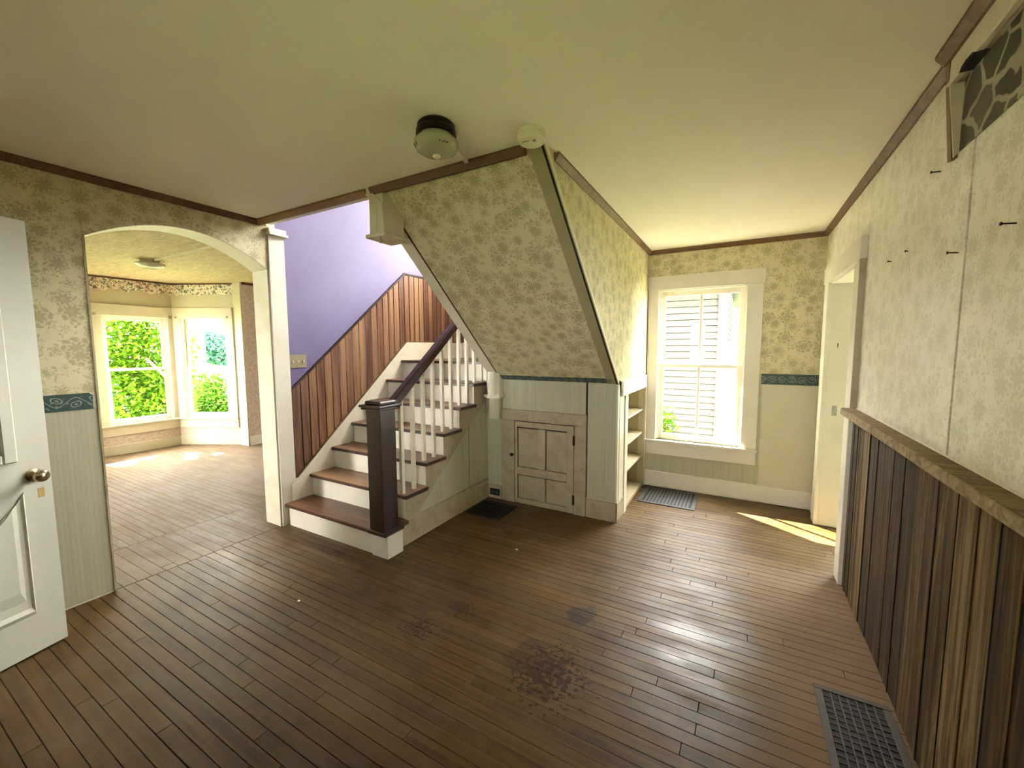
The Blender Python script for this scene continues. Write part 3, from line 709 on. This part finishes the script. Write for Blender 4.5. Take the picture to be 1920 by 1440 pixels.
# ------------------------------------------------------------------ right wall: papered panels over barn boards
Fr = lambda a, n, z: (XR + n, a, z)
DO = (3.19, 4.085, 0.0, 1.975)
wr = struct('wall_right', slab(B(), Fr, YN, YW, .01, .13, 0, H, [DO]), M['white'])
obj('backing', B().box(XR + .005, XR + .01, YN, 3.1, .9, H), M['gap'], wr)
for a, e, sh in ((YN, .62, 0), (.624, 1.842, .002), (1.852, 2.378, .004), (2.384, 3.052, .001), (3.055, 3.19, 0), (4.085, YW, 0)):
    b = B()
    if a < 3: b.box(a, e, 0 - sh, .008, 1.0 if a < 3.1 else 0, H, f=Fr, bev=.001)
    elif a < 4: b.box(a, e, -.001, .012, 0, H, f=Fr)
    else: b.box(a, e, -.001, .012, 1.215, H, f=Fr)
    obj('wall_panel', b, M['wallpaper_pale'], wr)
obj('wall_panel', B().box(DO[0], DO[1], -.001, .012, 1.975, H, f=Fr), M['wallpaper_pale'], wr)
obj('lower_wallpaper', B().box(4.085, YW - .005, -.001, .012, .16, 1.122, f=Fr), M['panelgrey'], wr)
obj('wallpaper_border', B().box(4.085, YW - .005, -.004, .012, 1.122, 1.218, f=Fr), M['border_y'], wr)
struct('baseboard_right', B().box(XR - .016, XR, 4.19, YW - .016, 0, .165, bev=.003), M['casing'])
# door casing and jamb
t5 = empty_struct('trim_5', (XR, 3.6, 0))
cx = -.032
obj('casing_board', B().box(4.065, 4.205, cx, 0, 0, 1.985, f=Fr, bev=.003), M['casing'], t5)
obj('casing_board', B().box(3.075, 3.20, cx, 0, 0, 1.955, f=Fr, bev=.003), M['casing'], t5)
obj('head_casing', B().box(3.06, 4.22, cx - .005, 0, 1.965, 2.095, f=Fr, bev=.003), M['casing'], t5)
obj('jamb', B().box(4.07, 4.085, -.005, .135, 0, 1.975, f=Fr), M['casing'], t5)
obj('jamb', B().box(3.19, 3.205, -.005, .135, 0, 1.975, f=Fr), M['casing'], t5)
obj('head_jamb', B().box(3.19, 4.085, -.005, .135, 1.955, 1.975, f=Fr), M['casing'], t5)
obj('back_edge', B().box(3.062, 3.078, cx, .0, 1.1, 1.965, f=Fr), M['dirty'], t5)
obj('strike_plate', B().box(4.062, 4.07, .045, .075, .915, .995, f=Fr, bev=.001).box(4.0605, 4.063, .054, .066, .925, .948, f=Fr).box(4.0605, 4.063, .054, .066, .96, .98, f=Fr), M['steel'], t5)
obj('latch_hook', B().tube([(XR + .055, 4.07, 1.49), (XR + .052, 4.045, 1.49), (XR + .05, 4.035, 1.475), (XR + .05, 4.04, 1.46)], .003, 6), M['bronze'], t5)
# barn-board wainscot
seams = [3.045, 2.90, 2.79, 2.66, 2.535, 2.30, 2.05, 1.70, 1.465, 1.21, .96, .70, .44, .2, -.04, YN]
for a, e in zip(seams[1:], seams):
    th = R.uniform(-.018, -.012)
    b = B(); g_ = R.uniform(.001, .0035); b.box(a + g_, e - g_, th, 0, .004 + R.uniform(0, .01), 1.06, f=Fr, bev=.004)
    b.bm.normal_update()
    for k_ in b.bm.faces: k_.material_index = 0 if abs(k_.normal[0]) > .9 else 1
    obj('board', b, [M['barn'], M['gap']], wr, tint=R.random())
    if R.random() < .75:
        m = a + (e - a) * R.uniform(.3, .7)
        b = B(); b.box(m - .006, m + .006, th - .003, th, .01, 1.06, f=Fr, bev=.002); obj('board_rib', b, M['barn'], wr, tint=R.random())
struct('wainscot_backing_wall', B().box(YN, 3.05, 0, .008, 0, 1.06, f=Fr), M['gap'])
cr = struct('trim_6', B().prism([(YN, 1.064), (3.06, 1.064), (3.075, 1.10), (YN, 1.10)], 'x', XR - .068, XR + .004), M['captop'], tint=.5)
b = B(); yb = YN; 
while yb < 3.05:
    e = min(yb + R.uniform(.35, .8), 3.06); b.box(XR - .075 - R.uniform(0, .003), XR - .066, yb, e, 1.062, 1.098 + R.uniform(0, .004), bev=.003); yb = e
obj('cap_edge', b, M['caprail'], cr, tint=.6)
obj('torn_edge', B().box(XR - .006, XR - .002, 1.0, 3.05, 1.10, 1.106), M['paper'], cr)

# ------------------------------------------------------------------ mouldings at the ceiling
def crown(num, F, u0, u1, tnt=.4, s=.034):
    struct('trim_%d' % num, B().prism([(0, H), (-s, H), (-s, H - .012), (-.012, H - s - .006), (0, H - s - .006)], 'x', u0, u1, f=lambda a, b_, z: F(a, b_, z)), M['crown'], tint=tnt)
crown(7, lambda a, n, z: (XL - n, a, z), YN, YS, .15)
crown(8, lambda a, n, z: (a, YS + n, z), XL + .01, -2.06, .9)
crown(9, lambda a, n, z: (a, YS + n - .002, z), -2.02, XS - .09, .2)
crown(10, lambda a, n, z: (XS - n, a, z), YS + .12, YW, .5)
crown(11, Fb, XS, XR, .4)
crown(12, lambda a, n, z: (XR + n, a, z), 2.02, YW, .3)
crown(13, lambda a, n, z: (XR - .038 + n, a, z), YN, 1.99, .25)
struct('trim_14', B().box(XL + .01, -2.06, YS, YS + .09, H - .012, H), M['white'])

# ------------------------------------------------------------------ boxed-in recess high on the right wall
bx = thing('wall_box', 'boxed recess with stone pattern paper high on the papered right wall', 'wall box', (XR - .03, 1.0, 2.1))
obj('head_board', B().box(XR - .04, XR - .02, -.2, 1.985, 2.325, H - .002, bev=.002), M['bulkhead'], bx)
obj('head_underside', B().box(XR - .02, XR, -.2, 1.965, 2.33, 2.345), M['bulkhead'], bx)
b = B(); b.prism([(XR - .045, H - .04), (XR - .0, H - .04), (XR - .0, 2.09), (XR - .02, 2.085)], 'y', 1.962, 1.99); obj('side_board', b, M['crown'], bx, tint=.7)
obj('side_reveal', B().prism([(XR - .04, 2.325), (XR, 2.325), (XR, 2.105), (XR - .016, 2.088)], 'y', 1.954, 1.962), M['bulkhead'], bx)
obj('back_panel', B().box(XR - .007, XR - .003, -.2, 1.946, 2.102, 2.34), M['stone'], bx)
obj('broken_edge', B().prism([(1.78, 2.322), (1.80, 2.334), (1.84, 2.337), (1.87, 2.333), (1.885, 2.322)], 'x', XR - .042, XR - .01), M['gap'], bx)

# nails left in the papered wall
NL = [((2.094, 2.091), 'small dark nail stub in the paper just below the wall box corner'),
      ((1.892, 1.765), 'bent nail beside the wide open seam of the papered wall'),
      ((1.577, 1.777), 'long nail at the far right of the papered wall'),
      ((2.608, 1.864), 'tiny nail hole stub nearest the doorway on the papered wall'),
      ((2.372, 1.865), 'short nail at the narrow seam of the papered wall'),
      ((2.02, 2.285), 'nail close beside the side board of the wall box')]
for (y, z), lb in NL:
    ln = .028 if 'long' in lb or 'bent' in lb or 'wall box corner' in lb else .012
    b = B().tube([(XR + .002, y, z), (XR - ln, y + .002, z + .003)], .0022, 6); b.tube([(XR - ln, y + .002, z + .003), (XR - ln - .003, y + .002, z + .003)], .005, 8)
    tag(obj('nail', b, M['bronze']), lb, 'nail')

# ------------------------------------------------------------------ near wall and closed porch, small room beyond the right doorway
struct('wall_near', slab(B(), frame((0, YN), (1, 0), (0, -1)), BX, XR + .13, 0, .1, 0, H, [(-2.72, -1.86, 0, 2.07), (-1.0, -.6, 1.0, 2.0)]), M['wallpaper'])
window(8, frame((0, YN), (1, 0), (0, -1)), -1.0, -.6, 1.0, 2.0, .1, muntin=False)  # unseen window added behind the camera for frontal light
b = B(); b.box(-3.0, -2.9, YN - 1.4, YN - .1, 0, H); b.box(-1.7, -1.6, YN - 1.4, YN - .1, 0, H); b.box(-3.0, -1.6, YN - 1.5, YN - 1.4, 0, H); b.box(-3.0, -1.6, YN - 1.5, YN - .1, H, H + .1)
struct('wall_vestibule', b, M['cream'])
Fg = lambda a, n, z: (a, YW + n, z)
sr = struct('wall_side_room', slab(B(), Fg, XR + .13, 2.6, 0, .12, 0, H, [(1.0, 2.1, .6, 2.0)]).box(2.6, 2.7, 2.5, YW + .12, 0, H).box(XR + .13, 2.7, 2.4, 2.5, 0, H), M['lime'])
obj('skirting', B().box(XR + .14, 2.6, YW - .016, YW, 0, .16), M['casing'], sr)
window(7, frame((0, YW), (1, 0), (0, 1)), 1.0, 2.1, .6, 2.0, .12, muntin=False)

# ------------------------------------------------------------------ entry door standing open at the left
dv = Vector((.26, -.966)).normalized(); dn = Vector((.966, .26)).normalized()
Fd = frame((-2.924, .594), dv, -dn)
d1 = empty_struct('door_1', (-2.924, .594, 0))
DZ = .012
slabpoly = []
obj('door_slab', slab(B(), Fd, 0, .81, .0, .044, DZ, 2.055, [(.16, .65, .99, 1.83)]), M['door'], d1)
lite = obj('glazing_bead', B().box(.112, .16, -.016, 0, .945, 1.875, f=Fd, bev=.006).box(.65, .698, -.016, 0, .945, 1.875, f=Fd, bev=.006).box(.16, .65, -.016, 0, .945, .99, f=Fd, bev=.006).box(.16, .65, -.016, 0, 1.83, 1.875, f=Fd, bev=.006), M['door'], d1)
obj('pane', B().box(.158, .652, .018, .022, .988, 1.832, f=Fd), M['glass'], d1)
def panel(u0, u1, z0, zt):
    k = 12; us_ = [u0 + (u1 - u0) * i / k for i in range(k + 1)]
    b = B(); o = [(u0, z0), (u1, z0)] + [(u, zt(u)) for u in reversed(us_)]
    cu = sum(p[0] for p in o) / len(o); cz = sum(p[1] for p in o) / len(o)
    def ins(s): return [(cu + (p[0] - cu) * s, cz + (p[1] - cz) * s) for p in o]
    rings = [(o, 0.0), (ins(.95), -.008), (ins(.87), .004), (ins(.66), -.007)]
    V = [[b.bm.verts.new(Fd(p[0], n, p[1])) for p in r] for r, n in rings]
    for A, D in zip(V, V[1:]):
        for i in range(len(A)): b.bm.faces.new((A[i], A[(i + 1) % len(A)], D[(i + 1) % len(A)], D[i]))
    b.bm.faces.new(V[-1])
    obj('door_panel', b, M['door'], d1)
panel(.10, .385, .20, lambda u: .80 - .28 * ((u - .10) / .285) ** .8)
panel(.425, .71, .20, lambda u: .52 + .28 * max(0, (u - .425) / .285) ** 1.25)
kb = obj('knob', B().lathe([(0, 0), (.031, 0), (.031, .006), (.014, .01), (.012, .03), (.024, .038), (.029, .05), (.026, .062), (.014, .068), (0, .069)], None, 24, f=lambda a, c, z: Fd(.06 + a, -z, .868 + c)), M['brass'], d1, smooth=True)
obj('tape_scrap', B().box(.03, .052, -.0015, 0, .755, .80, f=Fd), paint('masking_tape_residue', '#A88E52', '#97803F', .7), d1)
obj('latch_plate', B().box(-.001, .0, .012, .034, .84, .9, f=Fd), M['brass'], d1)

# ------------------------------------------------------------------ ceiling fittings
lm = thing('ceiling_lamp', 'old ceiling lamp with dark bronze collar and frosted glass bowl', 'ceiling lamp', (-1.205, 1.475, 2.31))
c0 = (-1.205, 1.475, 0)
obj('canopy', B().lathe([(0, 2.44), (.072, 2.44), (.082, 2.43), (.082, 2.412), (.088, 2.405), (.088, 2.388), (.08, 2.384), (0, 2.384)], c0), M['bronze'], lm, smooth=True)
obj('glass_bowl', B().lathe([(.075, 2.386), (.082, 2.376), (.096, 2.362), (.098, 2.348), (.088, 2.33), (.065, 2.316), (.035, 2.309), (0, 2.307)], c0), M['bowl'], lm, smooth=True)
obj('finial', B().lathe([(0, 2.312), (.016, 2.31), (.018, 2.303), (.012, 2.297), (0, 2.296)], c0, 14), M['plastic'], lm, smooth=True)
def on_bowl(az, z, r): a = math.radians(az); return Vector((c0[0] + r * math.cos(a), c0[1] + r * math.sin(a), z))
for az in (-130, -118, -45, -33, -24):
    for dz in ((0, .009) if az < -100 else (0,)):
        p = on_bowl(az, 2.327 + dz, .0885 + (.004 if dz else 0)); q = on_bowl(az + 5, 2.333 + dz, .094 + (.002 if dz else 0))
        obj('painted_leaf', B().tube([p, (p + q) / 2, q], [.0008, .0028, .0008], 6), M['bronze'], lm)
tag(obj('cable_raceway', B().prism([(-1.228, 1.55), (-1.21, 1.545), (-1.287, 1.852), (-1.306, 1.848)], 'z', 2.424, 2.44), M['ceiling']), 'painted cable raceway from the ceiling lamp to the wood moulding', 'cable raceway')
sm = thing('smoke_detector', 'round ivory smoke detector at the ceiling corner of the soffit', 'smoke detector', (-.872, 1.742, 2.395))
c1 = (-.872, 1.742, 0)
obj('base', B().lathe([(0, 2.44), (.064, 2.44), (.066, 2.43), (.064, 2.424), (0, 2.424)], c1), M['plastic'], sm, smooth=True)
obj('cover', B().lathe([(.061, 2.425), (.064, 2.42), (.064, 2.402), (.057, 2.394), (.03, 2.391), (0, 2.391)], c1), M['plastic'], sm, smooth=True)
obj('test_button', B().lathe([(0, 2.392), (.008, 2.392), (.008, 2.389), (0, 2.389)], (-.85, 1.725, 0), 12), M['grey'], sm)
obj('cover_slot', B().box(-.905, -.87, 1.712, 1.716, 2.3895, 2.392), M['grey'], sm)
pl = thing('ceiling_lamp', 'small ceiling lamp with shallow white bowl in the parlour beyond the arch', 'ceiling lamp', (-5.72, 2.05, 2.34))
c2 = (-5.72, 2.05, 0)
obj('canopy', B().lathe([(0, 2.44), (.085, 2.44), (.085, 2.405), (0, 2.405)], c2), M['brass'], pl, smooth=True)
obj('glass_bowl', B().lathe([(.08, 2.408), (.13, 2.40), (.135, 2.39), (.11, 2.365), (.06, 2.35), (0, 2.346)], c2), M['bowl'], pl, smooth=True)
tag(obj('cable_raceway', B().box(-5.62, -3.5, 2.055, 2.075, 2.422, 2.44), M['cream']), 'long cream cable raceway across the parlour ceiling', 'cable raceway')

# ------------------------------------------------------------------ floor registers
def register(name, label, x0, x1, y0, y1, mt, nx, ny, rim, wbar):
    r = thing(name, label, 'floor register', ((x0 + x1) / 2, (y0 + y1) / 2, 0), None)
    obj('duct', B().box(x0 + rim * .8, x1 - rim * .8, y0 + rim * .8, y1 - rim * .8, .0005, .0015), M['black'], r)
    b = B(); b.box(x0, x1, y0, y0 + rim, .001, .007, bev=.002); b.box(x0, x1, y1 - rim, y1, .001, .007, bev=.002)
    b.box(x0, x0 + rim, y0 + rim, y1 - rim, .001, .007, bev=.002); b.box(x1 - rim, x1, y0 + rim, y1 - rim, .001, .007, bev=.002)
    obj('rim', b, mt, r)
    for i in range(1, nx):
        x = x0 + rim + (x1 - x0 - 2 * rim) * i / nx; obj('slat', B().box(x - wbar, x + wbar, y0 + rim, y1 - rim, .0015, .0055), mt, r)
    for i in range(1, ny):
        y = y0 + rim + (y1 - y0 - 2 * rim) * i / ny; obj('cross_bar', B().box(x0 + rim, x1 - rim, y - wbar * .6, y + wbar * .6, .0015, .0048), mt, r)
    return r
register('floor_register', 'grey louvred floor register under the tall window', -.815, -.31, 3.885, 4.36, M['iron'], 14, 2, .035, .008)
register('floor_register', 'brown square-grid floor register beside the barn boards', .33, .582, 1.45, 2.085, M['brownmetal'], 7, 20, .028, .0028)
register('floor_register', 'blackened floor register in the dark corner below the stairs', -2.1, -1.74, 2.87, 3.2, M['black'], 12, 2, .025, .006)
for (x, y), lb in (((-2.187, 1.353), 'tiny white paper scrap lying on the open floor'), ((-1.37, 2.5), 'tiny white plaster crumb on the dark floor near the closet')):
    tag(obj('paper_scrap', B().prism([(x - .009, y - .005), (x + .008, y - .007), (x + .01, y + .004), (x - .004, y + .008)], 'z', .0005, .003), M['paper']), lb, 'scrap')

# ------------------------------------------------------------------ outdoors
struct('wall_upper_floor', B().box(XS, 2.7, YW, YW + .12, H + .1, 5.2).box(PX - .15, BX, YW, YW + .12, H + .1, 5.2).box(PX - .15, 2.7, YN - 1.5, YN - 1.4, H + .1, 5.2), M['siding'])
struct('roof', B().prism([(YN - 1.9, 5.1), (YW + .5, 5.1), (YW + .5, 5.2), (1.5, 7.0), (YN - 1.9, 5.2)], 'x', PX - .3, 3.0), M['iron'])
struct('bounce_path', B().box(-8, 6, YW + .13, 6.95, -.65, -.63), M['gravel'])  # unseen pale strip added to bounce daylight up into the nook
gr = struct('ground', B().box(-30, 14, -12, 30, -.75, -.65), M['soil'])
nh = thing('neighbour_house', 'white clapboard house close outside the tall window', 'house', (-2.2, 9, -.65))
obj('wall_core', B().box(-4.2, -.23, 7.02, 12, -.65, 2.5), M['gap'], nh)  # dark backing stands in for the shadow lines under the lapped boards
z = -.6
while z < 2.42:
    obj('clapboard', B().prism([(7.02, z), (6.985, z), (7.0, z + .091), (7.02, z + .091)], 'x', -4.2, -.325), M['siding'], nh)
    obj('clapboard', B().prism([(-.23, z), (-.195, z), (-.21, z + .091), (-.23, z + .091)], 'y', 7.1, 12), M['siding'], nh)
    z += .1
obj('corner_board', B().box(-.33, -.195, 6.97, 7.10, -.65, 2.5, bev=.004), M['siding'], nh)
obj('roof', B().prism([(6.75, 2.48), (9.5, 3.5), (12.25, 2.48), (12.25, 2.56), (9.5, 3.6), (6.75, 2.56)], 'x', -4.4, -.05), M['iron'], nh)

fh = thing('far_house', 'second clapboard house farther off behind the corner of the near one', 'house', (4, 15, -.65))
obj('wall_core', B().box(-.1, 8, 13.02, 17, -.65, 5.0), M['gap'], fh)  # dark core again paints the lap shadows between the boards
z = -.6
while z < 4.9:
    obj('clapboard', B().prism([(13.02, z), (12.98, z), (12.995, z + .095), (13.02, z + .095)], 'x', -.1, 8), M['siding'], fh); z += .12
obj('roof', B().prism([(12.6, 4.95), (15, 6.8), (17.4, 4.95), (17.4, 5.05), (15, 6.95), (12.6, 5.05)], 'x', -.4, 8.3), M['iron'], fh)

def foliage(blobs, n, size, rnd):
    vs, fs, tt = [], [], []
    for i in range(n):
        c, r = blobs[rnd.randrange(len(blobs))]
        while True:
            p = Vector((rnd.uniform(-1, 1), rnd.uniform(-1, 1), rnd.uniform(-1, 1)))
            if .25 < p.length < 1: break
        p = Vector((c[0] + p.x * r[0], c[1] + p.y * r[1], c[2] + p.z * r[2]))
        d = Vector((rnd.uniform(-1, 1), rnd.uniform(-1, 1), rnd.uniform(-.9, .3))).normalized(); s = size * rnd.uniform(.6, 1.3)
        a = d.cross(Vector((rnd.uniform(-.4, .4), rnd.uniform(-.4, .4), 1))).normalized(); nn = d.cross(a)
        k = len(vs); vs += [p, p + d * s * .5 + a * s * .3 + nn * s * .06, p + d * s, p + d * s * .5 - a * s * .3 + nn * s * .06]
        fs += [(k, k + 1, k + 2), (k, k + 2, k + 3)]; q = rnd.random(); tt += [q, q]
    return vs, fs, tt
def shrub(name, label, cat, base, blobs, n, size, mt, stems, seed):
    r = thing(name, label, cat, base); rnd = random.Random(seed)
    vs, fs, tt = foliage(blobs, n, size, rnd)
    me = bpy.data.meshes.new('foliage'); bl = Vector(base); me.from_pydata([v - bl for v in vs], [], fs); me.materials.append(M[mt])
    at = me.attributes.new('tint', 'FLOAT', 'FACE'); at.data.foreach_set('value', tt)
    o = bpy.data.objects.new('foliage', me); C.objects.link(o); o.parent = r; stuff(o)
    for pts, rad in stems: obj('stem', B().tube(pts, rad, 7), M['bark'], r, smooth=True)
    return r
shrub('lilac_bush', 'dense bright green bush filling the front bay window', 'bush', (-10.1, 3.3, -.65), [((-9.9, 3.0, .5), (.8, .75, 1.1)), ((-10.1, 3.5, 1.4), (.9, .75, 1.1)), ((-9.9, 3.0, 1.9), (.8, .75, 1.0)), ((-10.3, 3.6, .3), (.8, .7, .9))], 21000, .095, 'leaf',
      [([(-10.2, 3.3, -.65), (-10.1, 3.2, .4), (-9.9, 3.1, 1.6)], [.05, .04, .02]), ([(-10.0, 3.75, -.65), (-9.5, 3.7, .5), (-9.2, 3.4, .95), (-9.1, 3.1, 1.3)], [.045, .04, .03, .02])], 3)
shrub('blocker_bush', 'unseen bush added to block a sky reflection in the bay glass', 'bush', (-8.2, .2, -.65), [((-8.1, .2, .5), (.9, .8, 1.1)), ((-8.3, .1, 1.6), (.9, .8, 1.0)), ((-7.8, .3, 1.2), (.7, .7, 1.0))], 9000, .12, 'leaf3',
      [([(-8.2, .2, -.65), (-8.1, .2, .6), (-8.2, .2, 1.6)], [.05, .04, .02])], 4)  # unseen bush, added to keep bright sky out of the angled window's reflection
shrub('round_bush', 'round bright green bush low in the angled bay window', 'bush', (-12.2, 5.5, -.65), [((-12.2, 5.3, .05), (.8, .8, .85)), ((-12.3, 5.9, .05), (.8, .7, .85)), ((-11.9, 5.5, -.1), (.7, .7, .6))], 15000, .1, 'leaf3',
      [([(-12.2, 5.5, -.65), (-12.1, 5.4, .3)], .03)], 5)
shrub('small_tree', 'hazy blue-green tree farther off in the angled bay window', 'tree', (-18.5, 8.4, -.65), [((-18.5, 8.3, 1.6), (1.0, .75, .7)), ((-18.3, 8.7, 1.4), (.8, .6, .6))], 12000, .13, 'leaf2',
      [([(-18.5, 8.4, -.65), (-18.5, 8.4, 1.6)], [.1, .05])], 8)
shrub('shade_tree', 'tall shade tree beside the parlour bay', 'tree', (-14.6, 6.2, -.65), [((-13.4, 7.2, 9.5), (2.4, 2.4, 1.9)), ((-12.8, 6.9, 9.4), (2.2, 2.2, 1.8)), ((-13.9, 7.6, 10.4), (2.2, 2.2, 2.0))], 9000, .34, 'leaf',
      [([(-14.6, 6.2, -.65), (-14.6, 6.2, 6.0), (-13.6, 7.0, 9.6)], [.28, .2, .1])], 9)
shrub('shade_tree', 'tall shade tree standing behind the clapboard house', 'tree', (-7.9, 8.5, -.65), [((-7.3, 8.9, 11.2), (2.4, 2.4, 1.9)), ((-6.7, 8.5, 11.1), (2.2, 2.2, 1.8)), ((-7.9, 9.4, 12.0), (2.2, 2.2, 2.0))], 8000, .34, 'leaf',
      [([(-7.9, 8.5, -.65), (-7.9, 8.5, 6.0), (-7.4, 8.9, 11.2)], [.26, .2, .1])], 10)
shrub('shade_tree', 'unseen tall tree added to shade the round bush from the sun', 'tree', (-21.0, 12.2, -.65), [((-20.5, 11.1, 9.2), (3.0, 2.6, 1.8)), ((-19.0, 10.2, 8.0), (2.2, 2.0, 1.4))], 6500, .4, 'leaf',
      [([(-21.0, 12.2, -.65), (-21.0, 12.2, 5.0), (-20.5, 11.3, 9.0)], [.3, .22, .1])], 21)  # unseen canopy added to keep direct sun off the round bush
shrub('shade_tree', 'unseen tall tree added to shade the hazy blue-green tree from the sun', 'tree', (-29.5, 16.2, -.65), [((-28.5, 15.0, 11.0), (2.8, 2.6, 2.2)), ((-27.9, 14.5, 10.2), (2.2, 2.2, 1.6))], 6500, .42, 'leaf',
      [([(-29.5, 16.2, -.65), (-29.5, 16.2, 5.0), (-28.6, 15.2, 10.5)], [.3, .22, .1])], 22)  # unseen canopy added to keep direct sun off the small far tree
shrub('leafy_weed', 'small bright green weed against the clapboards', 'plant', (-.95, 6.6, -.63), [((-1.0, 6.6, .3), (.2, .1, .28)), ((-.95, 6.6, -.1), (.25, .1, .4))], 260, .11, 'leaf', [([(-.95, 6.6, -.63), (-.97, 6.6, .4)], .01)], 12)
